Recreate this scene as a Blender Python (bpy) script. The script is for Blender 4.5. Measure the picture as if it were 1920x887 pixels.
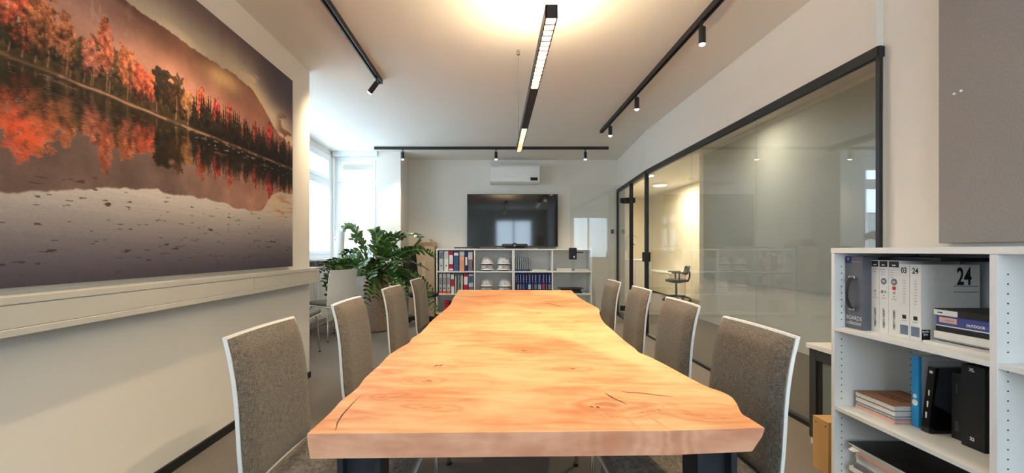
import bpy, bmesh, math, random
import numpy as np
from mathutils import Vector, Matrix

for o in list(bpy.data.objects):
    bpy.data.objects.remove(o)
scene = bpy.context.scene
C = scene.collection
PI = math.pi

# ------------------------------------------------------------------ camera
F, VX, VY, H = 850.0, 928.0, 470.0, 1.15      # focal length in px, vanishing point, eye height
cam_d = bpy.data.cameras.new('camera')
cam = bpy.data.objects.new('camera', cam_d); C.objects.link(cam)
cam.location = (0, 0, H); cam.rotation_euler = (PI/2, 0, 0)
cam_d.sensor_fit = 'HORIZONTAL'; cam_d.sensor_width = 36
cam_d.lens = F/1920*36
cam_d.shift_x = (960-VX)/1920; cam_d.shift_y = (VY-443.5)/1920
cam_d.clip_start = 0.02; cam_d.clip_end = 200
scene.camera = cam

# ------------------------------------------------------------------ world, exposure
world = bpy.data.worlds.new('overcast_sky'); scene.world = world
world.use_nodes = True
bg = world.node_tree.nodes['Background']
bg.inputs[0].default_value = (0.66, 0.83, 1.0, 1); bg.inputs[1].default_value = 5.6
vs = scene.view_settings
vs.view_transform = 'Standard'; vs.look = 'None'; vs.gamma = 1; vs.exposure = 1.05
vs.use_curve_mapping = False

def portal(loc, rot, sx, sy):
    l = bpy.data.lights.new('window_portal', 'AREA'); l.shape = 'RECTANGLE'; l.size = sx; l.size_y = sy
    l.cycles.is_portal = True
    o = bpy.data.objects.new('window_portal', l); C.objects.link(o); o.location = loc; o.rotation_euler = rot
portal((-2.72, 5.85, 1.80), (0, -PI/2, 0), 1.5, 3.0)      # bay, side window (faces +x)
portal((-2.29, 7.56, 1.80), (-PI/2, 0, 0), 0.7, 1.5)      # bay, end window (faces -y)
portal((0.75, -2.1, 1.60), (PI/2, 0, 0), 1.5, 1.6)        # rear window (faces +y)

portal((-1.80, -1.05, 1.73), (0, -PI/2, 0), 1.4, 1.5)    # left window behind the camera (faces +x)

# ------------------------------------------------------------------ helpers
def c(r, g, b):
    f = lambda v: (v/255/12.92 if v/255 <= .04045 else ((v/255+.055)/1.055)**2.4)
    return (f(r), f(g), f(b), 1)

def newmat(name):
    m = bpy.data.materials.new(name); m.use_nodes = True
    nt = m.node_tree; b = nt.nodes['Principled BSDF']
    return m, nt, b

def mat(name, col, rough=.5, metal=0, var=.06, scale=20, bump=0, bscale=None, spec=.5, coat=0, stretch=None):
    """principled with a noise-driven tint and optional fine relief"""
    m, nt, b = newmat(name)
    N = nt.nodes; L = nt.links
    tc = N.new('ShaderNodeTexCoord'); src = tc.outputs['Object']
    if stretch:
        mp = N.new('ShaderNodeMapping'); mp.inputs['Scale'].default_value = stretch
        L.new(src, mp.inputs['Vector']); src = mp.outputs[0]
    n = N.new('ShaderNodeTexNoise'); n.inputs['Scale'].default_value = scale; n.inputs['Detail'].default_value = 4
    L.new(src, n.inputs['Vector'])
    r = N.new('ShaderNodeValToRGB')
    lo = [max(0, v*(1-var)) for v in col[:3]]; hi = [min(1, v*(1+var)) for v in col[:3]]
    r.color_ramp.elements[0].color = (*lo, 1); r.color_ramp.elements[1].color = (*hi, 1)
    r.color_ramp.elements[0].position = .3; r.color_ramp.elements[1].position = .7
    L.new(n.outputs[0], r.inputs[0]); L.new(r.outputs[0], b.inputs['Base Color'])
    b.inputs['Roughness'].default_value = rough; b.inputs['Metallic'].default_value = metal
    b.inputs['Specular IOR Level'].default_value = spec; b.inputs['Coat Weight'].default_value = coat
    if bump:
        n2 = N.new('ShaderNodeTexNoise'); n2.inputs['Scale'].default_value = bscale or scale*4; n2.inputs['Detail'].default_value = 3
        L.new(src, n2.inputs['Vector'])
        bp = N.new('ShaderNodeBump'); bp.inputs['Strength'].default_value = bump; bp.inputs['Distance'].default_value = .004
        L.new(n2.outputs[0], bp.inputs['Height']); L.new(bp.outputs[0], b.inputs['Normal'])
    return m

def emis(name, col, strength):
    m, nt, b = newmat(name)
    b.inputs['Base Color'].default_value = col
    b.inputs['Emission Color'].default_value = col; b.inputs['Emission Strength'].default_value = strength
    return m

def glassmat(name, tint=(.955, .968, .96), f0=.045):
    """clear pane: Schlick mix of straight transmission and mirror reflection, the same from both sides"""
    m = bpy.data.materials.new(name); m.use_nodes = True
    nt = m.node_tree; N = nt.nodes; L = nt.links
    for n in list(N):
        if n.type != 'OUTPUT_MATERIAL': N.remove(n)
    out = [n for n in N if n.type == 'OUTPUT_MATERIAL'][0]
    g = N.new('ShaderNodeNewGeometry')
    d = N.new('ShaderNodeVectorMath'); d.operation = 'DOT_PRODUCT'
    L.new(g.outputs['Incoming'], d.inputs[0]); L.new(g.outputs['Normal'], d.inputs[1])
    def mth(op, a, bval=None):
        x = N.new('ShaderNodeMath'); x.operation = op
        for i, v in enumerate((a, bval)):
            if v is None: continue
            if isinstance(v, (int, float)): x.inputs[i].default_value = v
            else: L.new(v, x.inputs[i])
        return x.outputs[0]
    a = mth('ABSOLUTE', d.outputs['Value']); a = mth('SUBTRACT', 1.0, a); a = mth('POWER', a, 5.0)
    a = mth('MULTIPLY', a, 1-f0); a = mth('ADD', a, f0)
    t = N.new('ShaderNodeBsdfTransparent'); t.inputs[0].default_value = (*tint, 1)
    gl = N.new('ShaderNodeBsdfGlossy'); gl.inputs['Roughness'].default_value = 0.0; gl.inputs[0].default_value = (1, 1, 1, 1)
    mx = N.new('ShaderNodeMixShader'); L.new(a, mx.inputs[0]); L.new(t.outputs[0], mx.inputs[1]); L.new(gl.outputs[0], mx.inputs[2])
    L.new(mx.outputs[0], out.inputs[0])
    return m

class MB:
    """collects vertices and faces; build() links them as one mesh object"""
    def __init__(s): s.v = []; s.f = []; s.mi = []; s.cur = 0
    def add(s, vs, fs):
        n = len(s.v); s.v += [tuple(v) for v in vs]
        for f in fs: s.f.append([n+i for i in f]); s.mi.append(s.cur)
        return s
    def box(s, x0, x1, y0, y1, z0, z1):
        return s.add([(x0,y0,z0),(x1,y0,z0),(x1,y1,z0),(x0,y1,z0),(x0,y0,z1),(x1,y0,z1),(x1,y1,z1),(x0,y1,z1)],
                     [(3,2,1,0),(4,5,6,7),(0,1,5,4),(1,2,6,5),(2,3,7,6),(3,0,4,7)])
    def seg(s, a, b, t0, t1, z0, z1):
        """upright slab along the plan line a-b, from t0 to t1 across it (to the right of a->b)"""
        d = Vector((b[0]-a[0], b[1]-a[1])).normalized(); n = Vector((d.y, -d.x))
        q = [(a[0]+n.x*t, a[1]+n.y*t) for t in (t0, t1)] + [(b[0]+n.x*t, b[1]+n.y*t) for t in (t1, t0)]
        return s.prism(q, z0, z1)
    def prism(s, poly, z0, z1):
        k = len(poly)
        vs = [(x, y, z0) for x, y in poly] + [(x, y, z1) for x, y in poly]
        fs = [list(range(k))[::-1], list(range(k, 2*k))] + [(i, (i+1) % k, k+(i+1) % k, k+i) for i in range(k)]
        return s.add(vs, fs)
    def tube(s, pts, r, n=8, cap=True):
        pts = [Vector(p) for p in pts]; rs = r if isinstance(r, (list, tuple)) else [r]*len(pts)
        vs = []; fs = []; up = Vector((0, 0, 1))
        prev = None
        for i, p in enumerate(pts):
            t = (pts[min(i+1, len(pts)-1)]-pts[max(i-1, 0)]).normalized()
            a = prev if prev is not None else (up if abs(t.z) < .9 else Vector((1, 0, 0)))
            u = (a-t*a.dot(t)).normalized(); w = t.cross(u); prev = u
            for k in range(n):
                an = 2*PI*k/n; vs.append(p+(u*math.cos(an)+w*math.sin(an))*rs[i])
        for i in range(len(pts)-1):
            for k in range(n):
                fs.append((i*n+k, i*n+(k+1) % n, (i+1)*n+(k+1) % n, (i+1)*n+k))
        if cap: fs += [tuple(range(n))[::-1], tuple((len(pts)-1)*n+k for k in range(n))]
        return s.add(vs, fs)
    def lathe(s, prof, n=24, c0=(0, 0, 0), sx=1, sy=1):
        """profile of (r, z) turned about z"""
        vs = []; fs = []
        for r, z in prof:
            for k in range(n):
                an = 2*PI*k/n; vs.append((c0[0]+r*sx*math.cos(an), c0[1]+r*sy*math.sin(an), c0[2]+z))
        for i in range(len(prof)-1):
            for k in range(n):
                fs.append((i*n+k, i*n+(k+1) % n, (i+1)*n+(k+1) % n, (i+1)*n+k))
        fs += [tuple(range(n))[::-1], tuple((len(prof)-1)*n+k for k in range(n))]
        return s.add(vs, fs)
    def xform(s, M):
        s.v = [tuple(M @ Vector(v)) for v in s.v]; return s
    def build(s, name, m, parent=None, world=True, bevel=0, smooth=False, seg=2):
        off = Vector((0, 0, 0))
        if parent is not None and world:
            q = parent
            while q is not None: off += Vector(q.location); q = q.parent
        me = bpy.data.meshes.new(name)
        me.from_pydata([tuple(Vector(v)-off) for v in s.v], [], s.f)
        for mm in (m if isinstance(m, (list, tuple)) else [m]): me.materials.append(mm)
        if isinstance(m, (list, tuple)): me.polygons.foreach_set('material_index', s.mi)
        me.validate()
        bm = bmesh.new(); bm.from_mesh(me)
        bmesh.ops.recalc_face_normals(bm, faces=bm.faces[:])
        if bevel:
            es = [e for e in bm.edges if len(e.link_faces) == 2 and e.calc_face_angle(0) > .6]
            bmesh.ops.bevel(bm, geom=es, offset=bevel, segments=seg, profile=.5, affect='EDGES', clamp_overlap=True)
        bm.to_mesh(me); bm.free()
        if smooth:
            for p in me.polygons: p.use_smooth = True
            try: me.set_sharp_from_angle(angle=.7)
            except Exception: pass
        o = bpy.data.objects.new(name, me); C.objects.link(o)
        if parent is not None: o.parent = parent
        return o

def B(name, m, parent, x0, x1, y0, y1, z0, z1, bevel=0, world=True):
    return MB().box(x0, x1, y0, y1, z0, z1).build(name, m, parent, world, bevel)

def tag(o, label, cat, group=None):
    o['label'] = label; o['category'] = cat
    if group: o['group'] = group
    return o
def thing(name, label, cat, loc=(0, 0, 0), rz=0, group=None):
    o = bpy.data.objects.new(name, None); C.objects.link(o); o.location = loc; o.rotation_euler = (0, 0, rz)
    o.empty_display_size = .1
    return tag(o, label, cat, group)
def struct(o, label=None, cat=None):
    o['kind'] = 'structure'
    if label: o['label'] = label
    if cat: o['category'] = cat
    return o
def sempty(name, loc, label, cat):
    o = bpy.data.objects.new(name, None); C.objects.link(o); o.location = loc
    return struct(o, label, cat)
def dup(root, loc, rz, label, group=None):
    r = root.copy(); C.objects.link(r); r.location = loc; r.rotation_euler = (0, 0, rz); r['label'] = label
    if group: r['group'] = group
    for ch in list(root.children):
        k = ch.copy(); C.objects.link(k); k.parent = r
        for g in list(ch.children):
            d = g.copy(); C.objects.link(d); d.parent = k
    return r

FX_ = Matrix(((0, 0, -1), (-1, 0, 0), (0, 1, 0)))      # print on a face that looks to -x
FXV = Matrix(((0, 0, -1), (0, 1, 0), (1, 0, 0)))       # the same, reading upwards
FY_ = Matrix(((1, 0, 0), (0, 0, -1), (0, 1, 0)))       # print on a face that looks to -y
def text(name, s, size, loc, fr, m, parent, sx=1.0, bold=0.0, align='LEFT'):
    cu = bpy.data.curves.new(name, 'FONT'); cu.body = s; cu.size = size; cu.offset = bold; cu.align_x = align
    cu.resolution_u = 3
    t = bpy.data.objects.new(name, cu); C.objects.link(t)
    dg = bpy.context.evaluated_depsgraph_get(); dg.update()
    me = bpy.data.meshes.new_from_object(t.evaluated_get(dg))
    bpy.data.objects.remove(t)
    off = Vector((0, 0, 0)); q = parent
    while q is not None: off += Vector(q.location); q = q.parent
    me.transform(Matrix.Translation(Vector(loc)-off) @ fr.to_4x4() @ Matrix.Diagonal((sx, 1, 1, 1)))
    me.materials.clear(); me.materials.append(m)
    o = bpy.data.objects.new(name, me); C.objects.link(o); o.parent = parent
    return o

def P(px, py, z):
    """point of the photograph that lies at height z -> plan position"""
    y = F*(H-z)/(py-VY); return ((px-VX)*y/F, y)

# ------------------------------------------------------------------ materials
WALL = mat('warm_white_plaster', c(232, 228, 218), .85, var=.015, scale=3, bump=.05, bscale=250)
CEIL = mat('white_ceiling_paint', c(232, 229, 221), .9, var=.012, scale=2)
BEIGE = mat('beige_plaster', c(228, 220, 200), .85, var=.02, scale=3)
GREY_W = mat('grey_green_wall_paint', c(192, 194, 188), .8, var=.02, scale=3)
CARPET = mat('grey_loop_carpet', c(128, 121, 114), .95, var=.28, scale=260, bump=.6, bscale=420, spec=.1, stretch=(1, .45, 1))
BLACK = mat('black_powder_coat', c(26, 26, 27), .45, var=.1, scale=40)
BLKM = mat('matt_black', c(20, 20, 21), .6, var=.1, scale=40)
BLKG = mat('glossy_black_cover', c(14, 14, 16), .16, var=.1, scale=30)
DGREY = mat('dark_grey_plastic', c(58, 59, 62), .5, var=.08, scale=40)
STEEL = mat('blackened_steel', c(62, 64, 70), .42, metal=.6, var=.18, scale=9, bump=.06)
CHROME = mat('chrome', c(205, 206, 208), .16, metal=1, var=.03, scale=30)
WHITEP = mat('white_plastic', c(240, 240, 238), .35, var=.015, scale=20)
WHITES = mat('white_melamine', c(242, 241, 237), .4, var=.015, scale=8)
WSHELL = mat('white_lacquered_shell', c(238, 236, 231), .3, var=.015, scale=12)
FRAMEW = mat('white_window_frame', c(238, 240, 242), .4, var=.01, scale=8)
DUCT = mat('beige_grey_plastic_duct', c(206, 202, 190), .45, var=.02, scale=6)
PAPER = mat('white_paper', c(238, 237, 233), .8, var=.02, scale=60)
PAPERE = mat('paper_edges', c(222, 220, 214), .85, var=.10, scale=30, stretch=(1, 1, 30))
GLASS = glassmat('clear_partition_glass')
WGLASS = glassmat('window_glass', (.97, .98, .98), .04)
INK = mat('black_ink', c(24, 24, 26), .6, var=.05, scale=50)
INKW = mat('white_ink', c(240, 240, 240), .6, var=.02, scale=50)
INKG = mat('grey_ink', c(150, 152, 158), .6, var=.03, scale=50)
LEAF = mat('zz_leaf_green', c(60, 94, 36), .30, var=.45, scale=9, spec=.6)
STEMM = mat('zz_stem_green', c(110, 122, 66), .5, var=.2, scale=20)
CARD = mat('brown_cardboard', c(188, 160, 130), .8, var=.05, scale=14, stretch=(1, 1, 8))
CARDD = mat('inner_cardboard', c(166, 138, 110), .85, var=.05, scale=14)
SEATG = mat('dark_grey_seat_fabric', c(92, 92, 94), .85, var=.2, scale=200, bump=.3, bscale=500)
BLUEB = mat('blue_cover', c(62, 74, 150), .45, var=.05, scale=30)
CRIM = mat('crimson_cover', c(196, 24, 62), .45, var=.05, scale=30)
NAVY = mat('navy_cover', c(30, 44, 112), .45, var=.08, scale=30)
SBLUE = mat('steel_blue_cover', c(60, 92, 140), .45, var=.06, scale=30)
SALM = mat('salmon_cover', c(232, 160, 128), .5, var=.05, scale=30)
ORNG = mat('orange_label', c(232, 96, 60), .5, var=.04, scale=30)
TEAL = mat('grey_teal_cover', c(140, 160, 168), .5, var=.08, scale=40)
LGREY = mat('light_grey_cover', c(205, 205, 206), .5, var=.03, scale=30)
MGREY = mat('mid_grey_cover', c(118, 120, 128), .5, var=.05, scale=30)
SLATE = mat('slate_label', c(104, 120, 142), .5, var=.05, scale=30)
SKYB = mat('bright_blue_cover', c(40, 150, 214), .45, var=.05, scale=30)
BROWN = mat('brown_cover', c(140, 98, 72), .7, var=.08, scale=30)
PINK = mat('salmon_pink_pages', c(228, 182, 168), .7, var=.05, scale=30)
REDD = mat('red_print', c(214, 30, 60), .5, var=.03, scale=30)
PINEW = mat('pale_pine', c(206, 164, 108), .6, var=.10, scale=5, stretch=(1, 1, .12), bump=.05)

def fabric():
    m, nt, b = newmat('grey_brown_woven_fabric'); N = nt.nodes; L = nt.links
    tc = N.new('ShaderNodeTexCoord')
    mx = None
    outs = []
    for st in ((700, 90, 90), (90, 700, 60), (90, 60, 700)):
        mp = N.new('ShaderNodeMapping'); mp.inputs['Scale'].default_value = [v*1.1 for v in st]
        n = N.new('ShaderNodeTexNoise'); n.inputs['Scale'].default_value = 1; n.inputs['Detail'].default_value = 2
        L.new(tc.outputs['Object'], mp.inputs[0]); L.new(mp.outputs[0], n.inputs['Vector']); outs.append(n.outputs[0])
    a = N.new('ShaderNodeMath'); a.operation = 'ADD'; L.new(outs[1], a.inputs[0]); L.new(outs[2], a.inputs[1])
    h = N.new('ShaderNodeMath'); h.operation = 'MULTIPLY'; h.inputs[1].default_value = .5; L.new(a.outputs[0], h.inputs[0])
    r = N.new('ShaderNodeValToRGB'); L.new(h.outputs[0], r.inputs[0])
    r.color_ramp.elements[0].position = .36; r.color_ramp.elements[0].color = c(66, 61, 54)
    r.color_ramp.elements[1].position = .66; r.color_ramp.elements[1].color = c(136, 126, 112)
    L.new(r.outputs[0], b.inputs['Base Color']); b.inputs['Roughness'].default_value = .95
    b.inputs['Specular IOR Level'].default_value = .15; b.inputs['Sheen Weight'].default_value = .15
    bp = N.new('ShaderNodeBump'); bp.inputs['Strength'].default_value = .35; bp.inputs['Distance'].default_value = .002
    L.new(h.outputs[0], bp.inputs['Height']); L.new(bp.outputs[0], b.inputs['Normal'])
    return m
FABRIC = fabric()

# ------------------------------------------------------------------ the room
CH = 2.78
A, D_, E_ = (2.06, 6.17), (2.122, 7.07), (2.2, 8.15)      # plan of the partition: corner, hinge post, far end
struct(B('floor', CARPET, None, -2.95, 5.1, -2.3, 14.3, -.1, 0))
struct(B('ceiling', CEIL, None, -2.95, 5.1, -2.3, 14.3, CH, CH+.12))
LY0, LY1, LZ0, LZ1 = -1.80, -.30, 1.02, 2.45        # window opening in the left wall, behind the camera
m = MB().box(-1.86, -1.69, LY1, 4.13, 0, CH).box(-1.86, -1.69, -2.15, LY0, 0, CH).box(-1.86, -1.69, LY0, LY1, 0, LZ0).box(-1.86, -1.69, LY0, LY1, LZ1, CH)
struct(m.build('wall_left', WALL))
struct(B('wall_far', WALL, None, -1.56, 2.34, 8.15, 8.3, 0, CH))
struct(B('wall_pillar', WALL, None, -1.93, -1.55, 7.45, 8.3, 0, CH))
struct(B('wall_right', WALL, None, 2.09, 2.26, -2.15, 2.44, 0, CH))
o = MB().prism([(2.055, 2.44), (2.23, 2.44), (2.23, 6.17), (2.37, 8.15), (2.20, 8.15), (2.055, 6.17)], 2.25, CH).build('wall_bulkhead', WALL)
struct(o)
# rear wall with its window opening (behind the camera, mirrored in the television)
WX0, WX1, WZ0, WZ1 = 0.0, 1.5, .85, 2.40
m = MB().box(-1.86, WX0, -2.15, -2.0, 0, CH).box(WX1, 2.26, -2.15, -2.0, 0, CH).box(WX0, WX1, -2.15, -2.0, 0, WZ0).box(WX0, WX1, -2.15, -2.0, WZ1, CH)
struct(m.build('wall_rear', WALL))
# bay
m = MB().box(-2.86, -2.68, 4.13, 7.65, 0, 1.03).box(-2.86, -2.68, 4.13, 7.65, 2.70, CH).box(-2.86, -2.68, 4.13, 4.32, 1.03, 2.70).box(-2.86, -2.68, 7.40, 7.65, 1.03, 2.70)
struct(m.build('wall_bay_side', WALL))
m = MB().box(-2.68, -1.93, 7.50, 7.65, 0, 1.03).box(-2.68, -1.93, 7.50, 7.65, 2.70, CH)
struct(m.build('wall_bay_end', WALL))
struct(B('wall_bay_near', WALL, None, -2.86, -1.86, 3.98, 4.13, 0, CH))
# the office beyond the glass
struct(B('wall_office_side', BEIGE, None, 4.75, 4.9, 7.65, 14.2, 0, CH))
struct(B('wall_office_end', BEIGE, None, 2.3, 4.9, 14.05, 14.2, 0, CH))
struct(B('wall_office_left', BEIGE, None, 2.15, 2.3, 8.30, 14.2, 0, CH))
struct(B('wall_corridor', WALL, None, 3.45, 3.6, -2.15, 7.65, 0, CH))
struct(B('wall_corridor_return', WALL, None, 3.6, 4.75, 7.5, 7.65, 0, CH))
struct(B('trim_wall_panel', GREY_W, None, 3.425, 3.45, 1.75, 7.45, .70, 2.72))
struct(B('wall_corridor_near', WALL, None, 2.26, 3.6, -2.30, -2.15, 0, CH))
struct(B('baseboard_left', BLKM, None, -1.69, -1.675, -2.0, 4.13, 0, .05))
struct(MB().box(-1.0, 2.19, 8.135, 8.15, 0, .05).build('baseboard_far', BLKM))
struct(B('trim_ceiling_rail', FRAMEW, None, -2.66, -1.93, 7.42, 7.50, 2.70, CH))
struct(B('trim_window_ledge', FRAMEW, None, -2.70, -2.50, 4.14, 7.5, 1.00, 1.03, .004))
struct(B('trim_window_ledge_end', FRAMEW, None, -2.50, -1.94, 7.34, 7.52, 1.00, 1.03, .004))

# windows
def window_x(name, x, y0, y1, z0, z1, posts, transom, label):
    r = sempty(name, (x, (y0+y1)/2, z0), label, 'window')
    m = MB().box(x-.06, x, y0, y1, z0, z0+.06).box(x-.06, x, y0, y1, z1-.06, z1)
    for p in [y0+.03]+posts+[y1-.03]: m.box(x-.06, x, p-.03, p+.03, z0+.06, z1-.06)
    m.build('window_frame', FRAMEW, r, bevel=.006)
    ed = [y0+.06]+[v for p in posts for v in (p-.03, p+.03)]+[y1-.06]
    for i in range(0, len(ed), 2):
        a, b = ed[i], ed[i+1]
        for (q0, q1) in ((z0+.06, transom-.03), (transom+.03, z1-.06)):
            s = MB().box(x-.05, x+.012, a, a+.055, q0, q1).box(x-.05, x+.012, b-.055, b, q0, q1).box(x-.05, x+.012, a+.055, b-.055, q0, q0+.055).box(x-.05, x+.012, a+.055, b-.055, q1-.055, q1)
            so = s.build('sash', FRAMEW, r, bevel=.005)
            MB().box(x-.03, x-.022, a+.05, b-.05, q0+.05, q1-.05).build('pane', WGLASS, so)
        MB().box(x-.06, x, a, b, transom-.03, transom+.03).build('transom', FRAMEW, r, bevel=.005)
    return r
w = window_x('window_1', -2.68, 4.32, 7.40, 1.03, 2.70, [5.35, 6.37], 2.25, 'white three part side window of the bright bay')
w = sempty('window_2', (-2.3, 7.5, 1.03), 'white window in the end wall of the bay', 'window')
x0, x1, z0, z1, tr = -2.66, -1.93, 1.03, 2.70, 2.25
m = MB().box(x0, x1, 7.50, 7.56, z0, z0+.06).box(x0, x1, 7.50, 7.56, z1-.06, z1).box(x0, x0+.06, 7.5, 7.56, z0+.06, z1-.06).box(x1-.04, x1, 7.5, 7.56, z0+.06, z1-.06)
m.build('window_frame', FRAMEW, w, bevel=.006)
MB().box(x0+.06, x1-.04, 7.5, 7.56, tr-.03, tr+.03).build('transom', FRAMEW, w, bevel=.005)
for q0, q1 in ((z0+.06, tr-.03), (tr+.03, z1-.06)):
    a, b = x0+.06, x1-.04
    s = MB().box(a, a+.05, 7.488, 7.55, q0, q1).box(b-.04, b, 7.488, 7.55, q0, q1).box(a+.05, b-.04, 7.488, 7.55, q0, q0+.05).box(a+.05, b-.04, 7.488, 7.55, q1-.05, q1)
    so = s.build('sash', FRAMEW, w, bevel=.005)
    MB().box(a+.045, b-.035, 7.52, 7.528, q0+.045, q1-.045).build('pane', WGLASS, so)
hm = MB().box(x0+.075, x0+.095, 7.475, 7.49, 1.58, 1.66).box(x0+.078, x0+.092, 7.455, 7.478, 1.62, 1.634).box(x0+.078, x0+.092, 7.45, 7.462, 1.52, 1.634)
hm.build('window_handle', WHITEP, w, bevel=.003)
w = sempty('window_3', (.75, -2.0, WZ0), 'white framed window behind the viewer, mirrored in the television', 'window')
m = MB().box(WX0, WX1, -2.08, -2.02, WZ0, WZ0+.07).box(WX0, WX1, -2.08, -2.02, WZ1-.07, WZ1).box(WX0, WX0+.07, -2.08, -2.02, WZ0+.07, WZ1-.07).box(WX1-.07, WX1, -2.08, -2.02, WZ0+.07, WZ1-.07).box(.72, .78, -2.08, -2.02, WZ0+.07, WZ1-.07)
m.build('window_frame', FRAMEW, w, bevel=.006)
for a, b in ((WX0+.07, .72), (.78, WX1-.07)): MB().box(a, b, -2.055, -2.047, WZ0+.07, WZ1-.07).build('pane', WGLASS, w)

window_x('window_4', -1.75, LY0, LY1, LZ0, LZ1, [-1.05], 2.0, 'white window in the left wall behind the viewer')
# pleated blinds in the lower half of the bay windows
def translucent(name, col, k=.5):
    m = bpy.data.materials.new(name); m.use_nodes = True; nt = m.node_tree; b = nt.nodes['Principled BSDF']
    b.inputs['Base Color'].default_value = col; b.inputs['Roughness'].default_value = .9
    n = nt.nodes.new('ShaderNodeTexNoise'); n.inputs['Scale'].default_value = 200
    t = nt.nodes.new('ShaderNodeBsdfTranslucent'); t.inputs[0].default_value = col
    mx = nt.nodes.new('ShaderNodeMixShader'); mx.inputs[0].default_value = k
    out = [q for q in nt.nodes if q.type == 'OUTPUT_MATERIAL'][0]
    nt.links.new(b.outputs[0], mx.inputs[1]); nt.links.new(t.outputs[0], mx.inputs[2]); nt.links.new(mx.outputs[0], out.inputs[0])
    return m
PLEAT = translucent('translucent_pleated_fabric', (.72, .74, .75, 1), .55)
def blind(name, label, along, fixed, a, b, z0, z1, sgn):
    loc = ((a+b)/2, fixed, z0) if along == 'x' else (fixed, (a+b)/2, z0)
    r = thing(name, label, 'blind', loc, group='pleated blinds in the bay')
    n = int((z1-z0)/.02); vs = []; fs = []
    for i in range(n+1):
        z = z0+(z1-z0)*i/n; d = fixed+sgn*(.006 if i % 2 else 0)
        vs += [(a, d, z), (b, d, z)] if along == 'x' else [(d, a, z), (d, b, z)]
        if i: fs.append((2*i-2, 2*i-1, 2*i+1, 2*i))
    MB().add(vs, fs).build('pleated_cloth', PLEAT, r)
    for z in (z0, z1):
        if along == 'x': B('blind_rail', FRAMEW, r, a, b, fixed-.008, fixed+.008, z-.008, z+.008)
        else: B('blind_rail', FRAMEW, r, fixed-.008, fixed+.008, a, b, z-.008, z+.008)
blind('pleated_blind', 'white pleated blind covering the lower end window of the bay', 'x', 7.472, -2.53, -2.0, 1.15, 1.77, -1)
blind('pleated_blind', 'white pleated blind on the far sash of the bay side window', 'y', -2.655, 6.46, 7.28, 1.15, 1.98, 1)
blind('pleated_blind', 'white pleated blind on the bay side window, half hidden by the wall', 'y', -2.655, 5.44, 6.28, 1.15, 1.98, 1)
blind('pleated_blind', 'white pleated blind on the near sash of the bay side window, hidden by the wall', 'y', -2.655, 4.44, 5.26, 1.15, 1.98, 1)
# roller shutter boxes seen at the top of the panes
struct(MB().box(-2.56, -2.0, 7.58, 7.62, 2.50, 2.62).build('trim_shutter', DUCT))

# a neighbouring house outside
hs = thing('neighbour_house', 'pale house with a sloping roof seen through the bay window', 'house', (-7.5, 26, -4))
m = MB().add([(-13, 26, -4), (-3, 26, -4), (-3, 26, 2.2), (-13, 26, 2.2), (-13, 34, -4), (-3, 34, -4), (-3, 34, 2.2), (-13, 34, 2.2)],
             [(0, 1, 2, 3), (5, 4, 7, 6), (1, 5, 6, 2), (4, 0, 3, 7)])
m.build('wall', mat('pale_render', c(225, 225, 225), .9), hs)
m = MB().add([(-14, 25.4, 1.8), (-2, 25.4, 3.6), (-2, 34, 3.6), (-14, 34, 1.8), (-14, 25.4, 2.0), (-2, 25.4, 3.8), (-2, 34, 3.8), (-14, 34, 2.0)],
             [(3, 2, 1, 0), (4, 5, 6, 7), (0, 1, 5, 4), (1, 2, 6, 5), (2, 3, 7, 6), (3, 0, 4, 7)])
m.build('roof', mat('pale_grey_roof', c(190, 190, 192), .8), hs)

# ------------------------------------------------------------------ glass partition and door
gp = sempty('glass_partition', (2.06, 4.3, 0), 'clear glass partition in black metal channels along the corridor', 'glass partition')
MB().box(2.045, 2.085, 2.425, 6.17, 2.19, 2.245).build('top_channel', BLACK, gp)
MB().box(2.045, 2.085, 2.425, 6.17, 0, .03).build('bottom_channel', BLACK, gp)
MB().box(2.05, 2.068, 2.418, 2.442, 0, 2.245).build('end_post', BLACK, gp)
MB().seg(A, E_, -.015, .025, 2.19, 2.245).build('top_channel', BLACK, gp)
MB().seg(D_, E_, -.015, .025, 0, .03).build('bottom_channel', BLACK, gp)
ys = [2.44, 3.58, 4.76, 5.955, 6.15]
for a, b in zip(ys[:-1], ys[1:]):
    MB().box(2.058, 2.070, a+.0015, b-.0015, .03, 2.19).build('pane', GLASS, gp)
def lerp(a, b, t): return (a[0]+(b[0]-a[0])*t, a[1]+(b[1]-a[1])*t)
MB().seg(D_, E_, 0, .012, .03, 2.19).build('pane', GLASS, gp)
MB().seg(lerp(A, E_, -.012), lerp(A, E_, .012), -.02, .03, 0, 2.22).build('door_post', BLACK, gp)
MB().seg(lerp(D_, E_, -.015), lerp(D_, E_, .03), -.02, .03, 0, 2.22).build('door_post', BLACK, gp)
MB().seg(lerp(D_, E_, .97), E_, -.015, .025, 0, 2.22).build('wall_profile', BLACK, gp)
MB().box(2.01, 2.10, 6.11, 6.20, 1.0, 1.13).build('strike_box', BLKM, gp, bevel=.01)
MB().box(2.03, 2.2, 7.10, 7.24, 1.90, 1.98).build('hinge_plate', BLKM, gp, bevel=.004)
dr = sempty('door_1', (2.05, 7.16, 0), 'frameless glass door standing open in front of the far bookshelf', 'door')
MB().box(1.19, 2.05, 7.156, 7.166, .01, 2.186).build('pane', GLASS, dr)
lk = MB().box(1.17, 1.29, 7.135, 7.187, 1.01, 1.195).build('lock_case', BLACK, dr, bevel=.008)
MB().box(1.255, 1.275, 7.095, 7.137, 1.115, 1.13).box(1.255, 1.385, 7.085, 7.103, 1.115, 1.13).build('lever', BLACK, lk, bevel=.003)
MB().tube([(1.245, 7.134, 1.055), (1.245, 7.13, 1.055)], .011, 12).box(1.239, 1.251, 7.130, 7.134, 1.033, 1.05).build('key_cylinder', CHROME, lk)
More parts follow.
